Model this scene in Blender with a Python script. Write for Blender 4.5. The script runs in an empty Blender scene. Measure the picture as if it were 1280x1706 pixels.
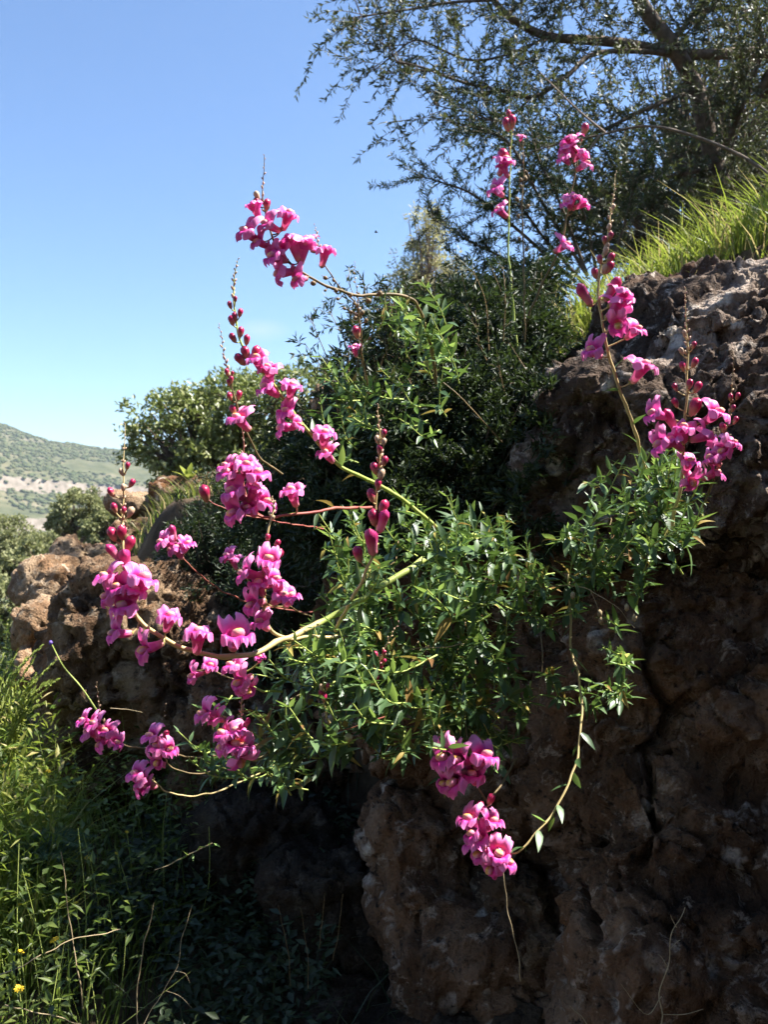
import bpy, math, random
import numpy as np
from mathutils import Matrix, Vector

random.seed(7)
RNG = np.random.default_rng(11)
SC = bpy.context.scene
COL = SC.collection
R = math.radians

# ------------------------------------------------------------------ camera, sky, sun, exposure
F = 1500.0                                   # focal length in pixels of the 1280 x 1706 photograph
cam_d = bpy.data.cameras.new('camera')
cam = bpy.data.objects.new('camera', cam_d)
COL.objects.link(cam)
cam.location = (0, 0, 0)
cam.rotation_euler = (R(90), 0, 0)
cam_d.sensor_fit = 'VERTICAL'
cam_d.sensor_height = 24.0
cam_d.lens = 24.0 * F / 1706.0
cam_d.clip_start = 0.02
cam_d.clip_end = 20000
cam_d.dof.use_dof = True
cam_d.dof.focus_distance = 1.15
cam_d.dof.aperture_fstop = 9.0
SC.camera = cam

SUN_EL, SUN_ROT = R(55.0), R(86.0)
world = bpy.data.worlds.new('World')
SC.world = world
world.use_nodes = True
wn = world.node_tree
wn.nodes.clear()
w_out = wn.nodes.new('ShaderNodeOutputWorld')
w_bg = wn.nodes.new('ShaderNodeBackground')
w_sky = wn.nodes.new('ShaderNodeTexSky')
w_sky.sky_type = 'NISHITA'
w_sky.sun_disc = False
w_sky.sun_elevation = SUN_EL
w_sky.sun_rotation = SUN_ROT
w_sky.altitude = 200
w_sky.air_density = 1.0
w_sky.dust_density = 0.2
w_sky.ozone_density = 6.0
w_bg.inputs['Strength'].default_value = 0.070
w_tc = wn.nodes.new('ShaderNodeTexCoord')
w_mp = wn.nodes.new('ShaderNodeMapping'); w_mp.inputs['Scale'].default_value = (1.0, 1.0, 2.6)
w_nz = wn.nodes.new('ShaderNodeTexNoise'); w_nz.inputs['Scale'].default_value = 9.0; w_nz.inputs['Detail'].default_value = 6
w_dist = wn.nodes.new('ShaderNodeVectorMath'); w_dist.operation = 'DISTANCE'
w_c = Vector((-205, 1500, 303)).normalized(); w_dist.inputs[1].default_value = (w_c.x, w_c.y, w_c.z * 2.6)
w_mr = wn.nodes.new('ShaderNodeMapRange'); w_mr.inputs[1].default_value = 0.035; w_mr.inputs[2].default_value = 0.0; w_mr.inputs[4].default_value = 0.55
w_mu = wn.nodes.new('ShaderNodeMath'); w_mu.operation = 'MULTIPLY'
w_mix = wn.nodes.new('ShaderNodeMix'); w_mix.data_type = 'RGBA'; w_mix.inputs[7].default_value = (4.2, 4.4, 4.9, 1)
wn.links.new(w_tc.outputs['Generated'], w_mp.inputs[0]); wn.links.new(w_mp.outputs[0], w_dist.inputs[0]); wn.links.new(w_mp.outputs[0], w_nz.inputs['Vector'])
wn.links.new(w_dist.outputs['Value'], w_mr.inputs[0]); wn.links.new(w_mr.outputs[0], w_mu.inputs[0]); wn.links.new(w_nz.outputs[0], w_mu.inputs[1])
wn.links.new(w_mu.outputs[0], w_mix.inputs[0]); wn.links.new(w_sky.outputs[0], w_mix.inputs[6])
wn.links.new(w_mix.outputs[2], w_bg.inputs[0])
wn.links.new(w_bg.outputs[0], w_out.inputs[0])

sun_d = bpy.data.lights.new('sun', 'SUN')
sun_d.energy = 5.0
sun_d.angle = R(0.53)
sun_d.color = (1.0, 0.95, 0.87)
sun = bpy.data.objects.new('sun', sun_d)
COL.objects.link(sun)
SUN = Vector((math.sin(SUN_ROT) * math.cos(SUN_EL), math.cos(SUN_ROT) * math.cos(SUN_EL), math.sin(SUN_EL)))
sun.rotation_euler = SUN.to_track_quat('Z', 'Y').to_euler()
sun.location = SUN * 30

SC.view_settings.view_transform = 'Standard'
SC.view_settings.look = 'None'
SC.view_settings.exposure = 1.80
SC.view_settings.gamma = 1.0
SC.view_settings.use_curve_mapping = False
SC.cycles.use_adaptive_sampling = True
SC.cycles.adaptive_threshold = 0.025
SC.cycles.max_bounces = 4
SC.cycles.diffuse_bounces = 2
SC.cycles.glossy_bounces = 2
SC.cycles.transmission_bounces = 3
SC.cycles.transparent_max_bounces = 4
SC.cycles.volume_bounces = 0
SC.cycles.caustics_reflective = False
SC.cycles.caustics_refractive = False
SC.cycles.use_denoising = True

# ------------------------------------------------------------------ helpers
def P(px, py, d):
    """photograph pixel + distance along the view axis -> a point in the place"""
    return np.array([(px - 640.0) / F * d, d, -(py - 853.0) / F * d])

def project(p):
    return np.stack([640 + p[:, 0] / p[:, 1] * F, 853 - p[:, 2] / p[:, 1] * F], 1)

def smooth(a, b, x):
    t = np.clip((x - a) / (b - a), 0, 1)
    return t * t * (3 - 2 * t)

def _hash(ix, iy, iz, seed):
    h = (ix.astype(np.int64) * 374761393 + iy.astype(np.int64) * 668265263 + iz.astype(np.int64) * 2147483647 + seed * 974634777) & 0xffffffff
    h = ((h ^ (h >> 13)) * 1274126177) & 0xffffffff
    h = ((h ^ (h >> 16)) * 2246822519) & 0xffffffff
    return (h ^ (h >> 15)) & 0xffffffff

def vnoise(p, seed=0):
    """smooth value noise in -1..1"""
    i = np.floor(p).astype(np.int64)
    f = p - i
    u = f * f * f * (f * (f * 6 - 15) + 10)
    r = np.zeros(len(p))
    for dx in (0, 1):
        wx = u[:, 0] if dx else 1 - u[:, 0]
        for dy in (0, 1):
            wy = u[:, 1] if dy else 1 - u[:, 1]
            for dz in (0, 1):
                wz = u[:, 2] if dz else 1 - u[:, 2]
                r += wx * wy * wz * (_hash(i[:, 0] + dx, i[:, 1] + dy, i[:, 2] + dz, seed) / 2147483647.5 - 1.0)
    return r

def fbm(p, octv=4, seed=0, gain=0.5):
    r = np.zeros(len(p)); a = 1.0; s = 1.0
    for o in range(octv):
        r += a * vnoise(p * s + 17.3 * o, seed + o)
        a *= gain; s *= 2.03
    return r

def worley(p, seed=0, cell=False):
    i = np.floor(p).astype(np.int64)
    f1 = np.full(len(p), 9.0); f2 = np.full(len(p), 9.0); hc = np.zeros(len(p))
    for dx in (-1, 0, 1):
        for dy in (-1, 0, 1):
            for dz in (-1, 0, 1):
                c = i + np.array([dx, dy, dz])
                q = np.stack([_hash(c[:, 0], c[:, 1], c[:, 2], seed + k) / 4294967295.0 for k in (1, 2, 3)], 1) + c
                d = np.linalg.norm(q - p, axis=1)
                n = d < f1
                f2 = np.where(n, f1, np.minimum(f2, d)); f1 = np.where(n, d, f1)
                if cell: hc = np.where(n, _hash(c[:, 0], c[:, 1], c[:, 2], seed + 9) / 4294967295.0, hc)
    return (f1, f2, hc) if cell else (f1, f2)

class MB:
    """collects vertices and faces; build() links them as one mesh object"""
    def __init__(self):
        self.v, self.l, self.s, self.m, self.n = [], [], [], [], 0
    def add(self, v, f, mat=0):
        v = np.asarray(v, float).reshape(-1, 3); f = np.asarray(f, np.int64)
        self.v.append(v); self.l.append((f + self.n).ravel())
        self.s.append(np.full(len(f), f.shape[1])); self.m.append(np.full(len(f), mat)); self.n += len(v)
        return self
    def mesh(self, name, mats, smooth_=True):
        me = bpy.data.meshes.new(name)
        V = np.concatenate(self.v); L = np.concatenate(self.l); S = np.concatenate(self.s); M = np.concatenate(self.m)
        me.vertices.add(len(V)); me.vertices.foreach_set('co', V.astype(np.float32).ravel())
        me.loops.add(len(L)); me.loops.foreach_set('vertex_index', L.astype(np.int32))
        me.polygons.add(len(S))
        me.polygons.foreach_set('loop_start', (np.cumsum(S) - S).astype(np.int32))
        me.polygons.foreach_set('loop_total', S.astype(np.int32))
        for mt in (mats if isinstance(mats, (list, tuple)) else [mats]): me.materials.append(mt)
        me.polygons.foreach_set('material_index', M.astype(np.int32))
        me.polygons.foreach_set('use_smooth', np.full(len(S), smooth_))
        me.update(calc_edges=True)
        me.validate()
        return me
    def build(self, name, mats, parent=None, smooth_=True):
        return link(name, self.mesh(name, mats, smooth_), parent)

def link(name, me, parent=None, matrix=None, inv=True):
    o = bpy.data.objects.new(name, me)
    COL.objects.link(o)
    if matrix is not None: o.matrix_basis = matrix
    if parent is not None:
        o.parent = parent
        if inv: o.matrix_parent_inverse = Matrix.Translation(-parent.location)
    return o

def tag(o, label=None, cat=None, group=None, kind=None):
    if label: o['label'] = label
    if cat: o['category'] = cat
    if group: o['group'] = group
    if kind: o['kind'] = kind
    return o

def thing(name, loc, label, cat, group=None):
    o = bpy.data.objects.new(name, None)
    o.empty_display_size = 0.05
    o.location = Vector([float(c) for c in loc])
    COL.objects.link(o)
    return tag(o, label, cat, group)

def spline(pts, n=40):
    p = np.asarray(pts, float)
    if len(p) == 2: return p[0] + (p[1] - p[0]) * np.linspace(0, 1, n)[:, None]
    q = np.vstack([2 * p[0] - p[1], p, 2 * p[-1] - p[-2]])
    out = []
    ts = np.linspace(0, len(p) - 1, n)
    for t in ts:
        i = min(int(t), len(p) - 2); u = t - i
        a, b, c, d = q[i:i + 4]
        out.append(0.5 * (2 * b + (c - a) * u + (2 * a - 5 * b + 4 * c - d) * u * u + (3 * b - a - 3 * c + d) * u ** 3))
    return np.array(out)

def tube(path, rad, k=6, cap=True):
    path = np.asarray(path, float); n = len(path)
    rad = np.broadcast_to(np.asarray(rad, float), (n,)) if np.ndim(rad) == 0 or len(np.atleast_1d(rad)) == n else np.interp(np.linspace(0, 1, n), np.linspace(0, 1, len(rad)), rad)
    t = np.gradient(path, axis=0); t /= np.linalg.norm(t, axis=1)[:, None] + 1e-12
    ref = np.array([0.31, 0.87, 0.38]) if abs(t[0] @ np.array([0.31, 0.87, 0.38])) < 0.9 else np.array([1.0, 0, 0])
    u = np.cross(t, ref); u /= np.linalg.norm(u, axis=1)[:, None] + 1e-12
    w = np.cross(t, u)
    a = np.arange(k) * 2 * math.pi / k
    v = path[:, None] + rad[:, None, None] * (np.cos(a)[None, :, None] * u[:, None] + np.sin(a)[None, :, None] * w[:, None])
    v = v.reshape(-1, 3)
    i = np.arange(n - 1)[:, None] * k; j = np.arange(k)[None]; j2 = (j + 1) % k
    f = np.stack([i + j, i + j2, i + k + j2, i + k + j], -1).reshape(-1, 4)
    return v, f

def grid_faces(n, m):
    i = np.arange(n - 1)[:, None] * m; j = np.arange(m - 1)[None]
    return np.stack([i + j, i + j + 1, i + m + j + 1, i + m + j], -1).reshape(-1, 4)

def unit(a):
    a = np.asarray(a, float)
    return a / (np.linalg.norm(a, axis=-1, keepdims=True) + 1e-12)

def diamond_leaves(mb, pos, dr, nrm, L, W, fold=0.25, mat=0):
    """many small folded leaves: 4 vertices, 2 triangles each"""
    dr = unit(dr); side = unit(np.cross(dr, nrm)); nn = np.cross(side, dr)
    L = np.broadcast_to(L, len(pos))[:, None]; W = np.broadcast_to(W, len(pos))[:, None]
    b = pos; tip = pos + dr * L - nn * L * 0.12
    mid = pos + dr * L * 0.45
    l = mid + side * W * 0.5 + nn * W * fold; r = mid - side * W * 0.5 + nn * W * fold
    v = np.stack([b, l, tip, r], 1).reshape(-1, 3)
    k = np.arange(len(pos))[:, None] * 4
    f = np.concatenate([k + np.array([0, 2, 1]), k + np.array([0, 3, 2])])
    mb.add(v, f, mat)

def rand_dirs(n):
    return unit(RNG.normal(size=(n, 3)))

# ------------------------------------------------------------------ materials
class NT:
    def __init__(self, name):
        self.m = bpy.data.materials.new(name); self.m.use_nodes = True
        self.t = self.m.node_tree; self.t.nodes.clear()
        self.out = self.n('OutputMaterial')
    def n(self, kind, **kw):
        o = self.t.nodes.new('ShaderNode' + kind)
        for k, v in kw.items():
            if k in o.inputs.keys(): o.inputs[k].default_value = v
            else: setattr(o, k, v)
        return o
    def l(self, a, b): self.t.links.new(a, b)
    def ramp(self, fac, stops):
        r = self.n('ValToRGB'); e = r.color_ramp.elements
        while len(e) < len(stops): e.new(0.5)
        for el, (p, c) in zip(e, stops): el.position = p; el.color = (*c, 1) if len(c) == 3 else c
        self.l(fac, r.inputs[0]); return r.outputs[0]
    def mix(self, fac, a, b, mode='MIX'):
        x = self.n('Mix', data_type='RGBA', blend_type=mode)
        for i, s in ((0, fac), (6, a), (7, b)):
            if hasattr(s, 'is_linked') or isinstance(s, bpy.types.NodeSocket): self.l(s, x.inputs[i])
            else: x.inputs[i].default_value = s if i == 0 else (*s, 1)
        return x.outputs[2]
    def noise(self, vec, scale, detail=4, rough=0.55, dist=0.0):
        x = self.n('TexNoise'); x.inputs['Scale'].default_value = scale; x.inputs['Detail'].default_value = detail
        x.inputs['Roughness'].default_value = rough; x.inputs['Distortion'].default_value = dist
        self.l(vec, x.inputs['Vector']); return x.outputs[0]

def leaf_mat(name, stops, trans=0.3, tcol=None, rough=0.42, spec=0.4, noise=None):
    n = NT(name)
    g = n.n('NewGeometry')
    oi = n.n('ObjectInfo')
    add = n.n('Math', operation='ADD'); n.l(g.outputs['Random Per Island'], add.inputs[0]); n.l(oi.outputs['Random'], add.inputs[1])
    fr = n.n('Math', operation='FRACT'); n.l(add.outputs[0], fr.inputs[0])
    c = n.ramp(fr.outputs[0], stops)
    p = n.n('BsdfPrincipled', Roughness=rough); p.inputs['Specular IOR Level'].default_value = spec
    n.l(c, p.inputs['Base Color'])
    t = n.n('BsdfTranslucent')
    tc = n.mix(0.75, c, tcol or (0.3, 0.42, 0.05), 'MIX')
    n.l(tc, t.inputs['Color'])
    mx = n.n('MixShader'); mx.inputs[0].default_value = trans
    n.l(p.outputs[0], mx.inputs[1]); n.l(t.outputs[0], mx.inputs[2]); n.l(mx.outputs[0], n.out.inputs[0])
    return n.m

def plain_mat(name, a, b, scale=60.0, rough=0.7, bump=0.0, spec=0.3):
    n = NT(name)
    tc = n.n('TexCoord'); f = n.noise(tc.outputs['Object'], scale, 4)
    c = n.ramp(f, [(0.35, a), (0.65, b)])
    p = n.n('BsdfPrincipled', Roughness=rough); p.inputs['Specular IOR Level'].default_value = spec
    n.l(c, p.inputs['Base Color'])
    if bump:
        bp = n.n('Bump'); bp.inputs['Strength'].default_value = bump; bp.inputs['Distance'].default_value = 0.002
        n.l(f, bp.inputs['Height']); n.l(bp.outputs[0], p.inputs['Normal'])
    n.l(p.outputs[0], n.out.inputs[0])
    return n.m

def petal_mat(name, a, b, tcol, trans=0.35, veins=True, grad=None, rough=0.45):
    """a -> b by noise; grad = (axis vector, offset, from, to, far colour): the base colour runs into the far colour"""
    n = NT(name)
    oi = n.n('ObjectInfo'); tc = n.n('TexCoord')
    f = n.noise(tc.outputs['Object'], 4.0, 4, 0.6)
    c = n.ramp(f, [(0.3, a), (0.7, b)])
    if grad:
        sc_ = n.n('VectorMath', operation='SUBTRACT'); n.l(tc.outputs['Object'], sc_.inputs[0]); sc_.inputs[1].default_value = grad[1]
        mu = n.n('VectorMath', operation='MULTIPLY'); n.l(sc_.outputs[0], mu.inputs[0]); mu.inputs[1].default_value = grad[0]
        le = n.n('VectorMath', operation='LENGTH'); n.l(mu.outputs[0], le.inputs[0])
        ad = n.n('Math', operation='MULTIPLY_ADD'); n.l(f, ad.inputs[0]); ad.inputs[1].default_value = 0.12; n.l(le.outputs['Value'], ad.inputs[2])
        mr = n.n('MapRange'); mr.interpolation_type = 'SMOOTHSTEP'; n.l(ad.outputs[0], mr.inputs[0]); mr.inputs[1].default_value = grad[2]; mr.inputs[2].default_value = grad[3]
        c = n.mix(mr.outputs[0], c, grad[4])
    hs = n.n('HueSaturation'); n.l(c, hs.inputs['Color'])
    mr = n.n('MapRange'); n.l(oi.outputs['Random'], mr.inputs[0]); mr.inputs[3].default_value = 0.8; mr.inputs[4].default_value = 1.15
    n.l(mr.outputs[0], hs.inputs['Value'])
    p = n.n('BsdfPrincipled', Roughness=rough); p.inputs['Specular IOR Level'].default_value = 0.35
    n.l(hs.outputs[0], p.inputs['Base Color'])
    if veins:
        w = n.n('TexWave'); w.inputs['Scale'].default_value = 7.0; w.inputs['Distortion'].default_value = 4.0; w.inputs['Detail'].default_value = 3
        n.l(tc.outputs['Object'], w.inputs['Vector'])
        bp = n.n('Bump'); bp.inputs['Strength'].default_value = 0.12; bp.inputs['Distance'].default_value = 0.02
        n.l(w.outputs[0], bp.inputs['Height']); n.l(bp.outputs[0], p.inputs['Normal'])
    t = n.n('BsdfTranslucent')
    n.l(n.mix(0.7, hs.outputs[0], tcol), t.inputs['Color'])
    mx = n.n('MixShader'); mx.inputs[0].default_value = trans
    n.l(p.outputs[0], mx.inputs[1]); n.l(t.outputs[0], mx.inputs[2]); n.l(mx.outputs[0], n.out.inputs[0])
    return n.m

def rock_mat(name, dark, mid, pale, lichen, orange, seed=0.0):
    n = NT(name)
    tc = n.n('TexCoord')
    mp = n.n('Mapping'); mp.inputs['Location'].default_value = (seed, seed * 1.7, -seed); n.l(tc.outputs['Object'], mp.inputs[0])
    v = mp.outputs[0]
    n1 = n.noise(v, 5.0, 6, 0.6, 0.4)
    c = n.ramp(n1, [(0.32, dark), (0.5, mid), (0.68, pale)])
    n2 = n.noise(v, 3.1, 4, 0.6, 0.3)
    c = n.mix(n.ramp(n2, [(0.52, (0, 0, 0)), (0.66, (0.75, 0.75, 0.75))]), c, orange)
    # pale lichen islands
    v1 = n.n('TexVoronoi'); v1.inputs['Scale'].default_value = 13.0; v1.inputs['Randomness'].default_value = 1.0
    wv = n.n('Mix', data_type='VECTOR'); wv.inputs[0].default_value = 0.07
    nz = n.n('TexNoise'); nz.inputs['Scale'].default_value = 16.0; nz.inputs['Detail'].default_value = 4
    n.l(v, nz.inputs['Vector']); n.l(v, wv.inputs[4]); n.l(nz.outputs[1], wv.inputs[5])
    n.l(wv.outputs[1], v1.inputs['Vector'])
    li = n.ramp(v1.outputs['Distance'], [(0.16, (1, 1, 1)), (0.27, (0, 0, 0))])
    pick = n.ramp(n.noise(v, 4.3, 3), [(0.44, (0, 0, 0)), (0.56, (1, 1, 1))])
    ml = n.n('Math', operation='MULTIPLY'); n.l(li, ml.inputs[0]); n.l(pick, ml.inputs[1])
    c = n.mix(ml.outputs[0], c, lichen)
    sp5 = n.ramp(n.noise(v, 24.0, 8, 0.72, 0.6), [(0.55, (0, 0, 0)), (0.63, (0.8, 0.8, 0.8))])
    c = n.mix(sp5, c, tuple(0.5 * (a_ + b_) for a_, b_ in zip(lichen, pale)))
    # black algae specks and pores
    n3 = n.noise(v, 55.0, 5, 0.7)
    c = n.mix(n.ramp(n3, [(0.33, (1, 1, 1)), (0.44, (0, 0, 0))]), c, (0.02, 0.016, 0.014))
    n4 = n.noise(v, 140.0, 3, 0.6)
    c = n.mix(0.45, c, n.ramp(n4, [(0.3, (0.25, 0.25, 0.25)), (0.7, (1.0, 1.0, 1.0))]), 'MULTIPLY')
    p = n.n('BsdfPrincipled', Roughness=0.9); p.inputs['Specular IOR Level'].default_value = 0.15
    n.l(c, p.inputs['Base Color'])
    ad = n.n('Math', operation='ADD'); n.l(n3, ad.inputs[0]); n.l(n4, ad.inputs[1])
    bp = n.n('Bump'); bp.inputs['Strength'].default_value = 1.0; bp.inputs['Distance'].default_value = 0.011
    n.l(ad.outputs[0], bp.inputs['Height']); n.l(bp.outputs[0], p.inputs['Normal'])
    n.l(p.outputs[0], n.out.inputs[0])
    return n.m

M = {}
M['petal'] = petal_mat('petal pink', (0.68, 0.03, 0.30), (0.80, 0.075, 0.42), (0.85, 0.10, 0.45), 0.22, True, ((1, 0.3, 1), (0, 0.7, 0), 0.30, 0.60, (0.93, 0.30, 0.60)))  # paler lobe rims: petal variation plus sunlit brightness put into the colour
M['tube'] = petal_mat('petal tube', (0.62, 0.05, 0.25), (0.76, 0.13, 0.36), (0.85, 0.15, 0.36), 0.2, True, ((0, 1, 0), (0, 0.6, 0), 0.25, 0.6, (0.70, 0.30, 0.30)))
M['palate'] = petal_mat('palate yellow', (0.86, 0.44, 0.07), (0.88, 0.55, 0.20), (0.85, 0.5, 0.2), 0.2, False, ((1.2, 0.6, 1), (0, 0.80, 0.08), 0.13, 0.27, (0.84, 0.30, 0.46)))
M['bud'] = petal_mat('bud crimson', (0.33, 0.012, 0.06), (0.47, 0.03, 0.11), (0.5, 0.03, 0.1), 0.10, True, ((0, 1, 0), (0, 1.0, 0), 0.5, 0.85, (0.46, 0.22, 0.14)), 0.28)
M['budlong'] = petal_mat('opening bud', (0.46, 0.02, 0.14), (0.58, 0.06, 0.22), (0.7, 0.06, 0.25), 0.2, True, ((0, 1, 0), (0, 1.0, 0), 0.35, 0.75, (0.74, 0.24, 0.34)), 0.32)
M['calyx'] = plain_mat('calyx', (0.22, 0.25, 0.06), (0.34, 0.22, 0.10), 120, 0.6)
M['stem_green'] = plain_mat('stem green', (0.30, 0.38, 0.08), (0.42, 0.48, 0.14), 30, 0.5)
M['stem_tan'] = plain_mat('stem tan', (0.42, 0.34, 0.14), (0.52, 0.40, 0.20), 45, 0.55)
M['stem_red'] = plain_mat('stem red', (0.26, 0.06, 0.05), (0.34, 0.12, 0.08), 40, 0.55)
M['stem_brown'] = plain_mat('stem brown', (0.12, 0.09, 0.04), (0.22, 0.15, 0.07), 50, 0.6)
M['straw'] = plain_mat('straw', (0.26, 0.20, 0.11), (0.42, 0.33, 0.20), 50, 0.7)
M['bark'] = plain_mat('bark', (0.07, 0.05, 0.035), (0.17, 0.13, 0.10), 30, 0.9, 0.8)
M['barkpale'] = plain_mat('bark pale', (0.16, 0.115, 0.085), (0.27, 0.20, 0.15), 30, 0.85, 0.6)
M['leaf'] = leaf_mat('snapdragon leaf', [(0.0, (0.035, 0.08, 0.028)), (0.5, (0.065, 0.12, 0.045)), (1.0, (0.11, 0.18, 0.075))], 0.2, (0.20, 0.34, 0.06), 0.43, 0.5)
M['leafyoung'] = leaf_mat('young leaf', [(0.0, (0.12, 0.22, 0.05)), (1.0, (0.2, 0.32, 0.09))], 0.32, (0.35, 0.5, 0.1), 0.4, 0.45)
M['leafold'] = leaf_mat('withered leaf', [(0.0, (0.20, 0.10, 0.04)), (0.5, (0.30, 0.22, 0.06)), (1.0, (0.34, 0.32, 0.08))], 0.25, (0.4, 0.3, 0.08), 0.6, 0.2)
M['olive'] = leaf_mat('olive leaf', [(0.0, (0.035, 0.05, 0.022)), (0.6, (0.06, 0.075, 0.04)), (1.0, (0.12, 0.13, 0.08))], 0.15, (0.2, 0.24, 0.06), 0.5, 0.35)
M['bush'] = leaf_mat('bush leaf', [(0.0, (0.10, 0.125, 0.04)), (0.6, (0.20, 0.23, 0.08)), (1.0, (0.32, 0.33, 0.15))], 0.25, (0.25, 0.33, 0.07), 0.4, 0.5)
M['slopeleaf'] = leaf_mat('slope shrub leaf', [(0.0, (0.13, 0.15, 0.065)), (1.0, (0.28, 0.28, 0.14))], 0.3, (0.3, 0.33, 0.12), 0.6, 0.2)
M['paleleaf'] = leaf_mat('pale leaf', [(0.0, (0.32, 0.30, 0.15)), (1.0, (0.50, 0.46, 0.27))], 0.35, (0.4, 0.4, 0.15), 0.5, 0.3)
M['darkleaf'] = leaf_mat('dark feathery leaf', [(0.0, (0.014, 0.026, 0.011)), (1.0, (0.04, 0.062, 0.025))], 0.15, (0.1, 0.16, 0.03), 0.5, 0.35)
M['grass'] = leaf_mat('grass blade', [(0.0, (0.07, 0.13, 0.02)), (0.55, (0.14, 0.20, 0.03)), (0.8, (0.26, 0.27, 0.06)), (1.0, (0.42, 0.33, 0.15))], 0.4, (0.36, 0.45, 0.06), 0.45, 0.35)
M['weed'] = leaf_mat('weed leaf', [(0.0, (0.035, 0.06, 0.012)), (0.6, (0.075, 0.11, 0.022)), (1.0, (0.15, 0.18, 0.045))], 0.3, (0.28, 0.4, 0.06), 0.42, 0.4)
M['fern'] = leaf_mat('frond', [(0.0, (0.16, 0.22, 0.04)), (1.0, (0.28, 0.32, 0.08))], 0.4, (0.45, 0.5, 0.09), 0.5, 0.3)
M['fennel'] = leaf_mat('fennel', [(0.0, (0.05, 0.10, 0.05)), (1.0, (0.12, 0.19, 0.12))], 0.2, (0.2, 0.3, 0.1), 0.5, 0.3)
M['drygrass'] = leaf_mat('dry grass', [(0.0, (0.34, 0.27, 0.12)), (1.0, (0.55, 0.46, 0.22))], 0.4, (0.6, 0.5, 0.2), 0.6, 0.2)
M['yellow'] = petal_mat('yellow petal', (0.80, 0.48, 0.02), (0.85, 0.62, 0.03), (0.8, 0.5, 0.02), 0.25, False)
M['purple'] = petal_mat('purple floret', (0.16, 0.10, 0.40), (0.22, 0.15, 0.5), (0.2, 0.1, 0.5), 0.25, False)
M['rock'] = rock_mat('rock brown limestone', (0.045, 0.025, 0.015), (0.15, 0.082, 0.046), (0.31, 0.195, 0.125), (0.55, 0.46, 0.38), (0.20, 0.09, 0.038))
M['rock2'] = rock_mat('rock grey limestone', (0.035, 0.023, 0.017), (0.135, 0.092, 0.066), (0.50, 0.41, 0.34), (0.60, 0.54, 0.47), (0.15, 0.07, 0.035), 3.1)
M['rock4'] = rock_mat('rock pale tan limestone', (0.13, 0.07, 0.04), (0.32, 0.20, 0.115), (0.52, 0.39, 0.26), (0.58, 0.49, 0.38), (0.42, 0.20, 0.085), 5.2)
M['rock5'] = rock_mat('shade darkened rock', (0.014, 0.012, 0.009), (0.042, 0.030, 0.02), (0.085, 0.062, 0.042), (0.13, 0.11, 0.09), (0.06, 0.03, 0.015), 9.4)  # near-black rock copy: deep shade at the rock foot put into the colour
M['rock3'] = rock_mat('rock orange limestone', (0.045, 0.026, 0.016), (0.15, 0.088, 0.05), (0.34, 0.235, 0.145), (0.46, 0.37, 0.27), (0.26, 0.115, 0.048), 7.7)

# ------------------------------------------------------------------ terrain: one sheet from the camera's feet to the ridge
WX = [-1.6, -1.3, -0.9, -0.3, 0.2, 0.6, 1.3, 3.0]
WY = [4.2, 3.5, 2.85, 2.35, 2.1, 1.95, 1.65, 1.2]
def terrain_z(x, y):
    r = np.hypot(x, y)
    g = np.interp(y, [-50, 0, 1.2, 2, 3, 4, 5, 8, 20, 60, 160, 300], [-1.6, -1.38, -1.12, -0.88, -0.78, -0.72, -0.95, -2.6, -7.5, -20, -31, -31])
    far = np.where(y > 0, smooth(330, 860, r), 0)
    a = np.arctan2(x, np.maximum(y, 1e-3))
    ridge = 31 + np.interp(a, [-1.2, -0.8, -0.41, -0.36, -0.29, -0.1, 0.5], [130, 100, 66, 54, 47, 40, 45])
    p3 = np.stack([x / 130, y / 130, np.zeros_like(x)], 1)
    nz = fbm(p3, 5, 5)
    hz = far * ridge + far * 9 * nz
    # cliff bands: terraces
    for lev, h in ((8, 3.5), (26, 5.0), (45, 6.5)):
        lv = lev + 5 * vnoise(p3 * 0.6 + lev, 9)
        hz = hz + h * (smooth(-0.8, 0.8, hz - lv) - 0.5) * (r > 300)
    hz = np.where(r > 900, hz - (r - 900) * 0.03, hz)
    left = g + hz + 0.05 * fbm(np.stack([x * 1.5, y * 1.5, 0 * x], 1), 3, 3) * (r < 40) + 1.2 * nz * smooth(20, 80, r)
    # the bank behind the rocks: slopes up to the right and away
    ye = 14 * (1 - np.exp(-y / 14))
    bank = 0.05 + 0.35 * np.clip(x, -6, 12) + 0.08 * ye + 0.10 * np.clip(x, 0, 1.3) + 0.05 * fbm(np.stack([x * 2.2, y * 2.2, 0 * x], 1), 3, 21)
    s = y - np.interp(x, WX, WY)
    xe = -0.92 - (y - 2.3) * 0.33
    k = smooth(0.0, 0.35, s) * smooth(0.0, 0.5, x - xe) * (1 - smooth(18, 60, y))
    return left + (bank - left) * k

def terrain_pt(x, y):
    return float(terrain_z(np.array([float(x)]), np.array([float(y)]))[0])

tn = NT('terrain earth and scrub')
tc = tn.n('TexCoord'); ob = tc.outputs['Object']
soil = tn.ramp(tn.noise(ob, 9.0, 6, 0.65), [(0.3, (0.035, 0.025, 0.016)), (0.6, (0.10, 0.07, 0.042)), (0.8, (0.2, 0.155, 0.1))])
scr = tn.ramp(tn.noise(ob, 0.05, 8, 0.7), [(0.3, (0.035, 0.045, 0.02)), (0.5, (0.08, 0.085, 0.04)), (0.7, (0.17, 0.145, 0.085))])
geo = tn.n('NewGeometry'); sp = tn.n('SeparateXYZ'); tn.l(geo.outputs['True Normal'], sp.inputs[0])
cl = tn.n('MapRange'); tn.l(sp.outputs[2], cl.inputs[0]); cl.inputs[1].default_value = 0.93; cl.inputs[2].default_value = 0.82
stone = tn.ramp(tn.noise(ob, 0.22, 6, 0.7), [(0.3, (0.10, 0.085, 0.06)), (0.7, (0.29, 0.24, 0.195))])
scr = tn.mix(cl.outputs[0], scr, stone)
ln = tn.n('VectorMath', operation='LENGTH'); tn.l(ob, ln.inputs[0])
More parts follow.
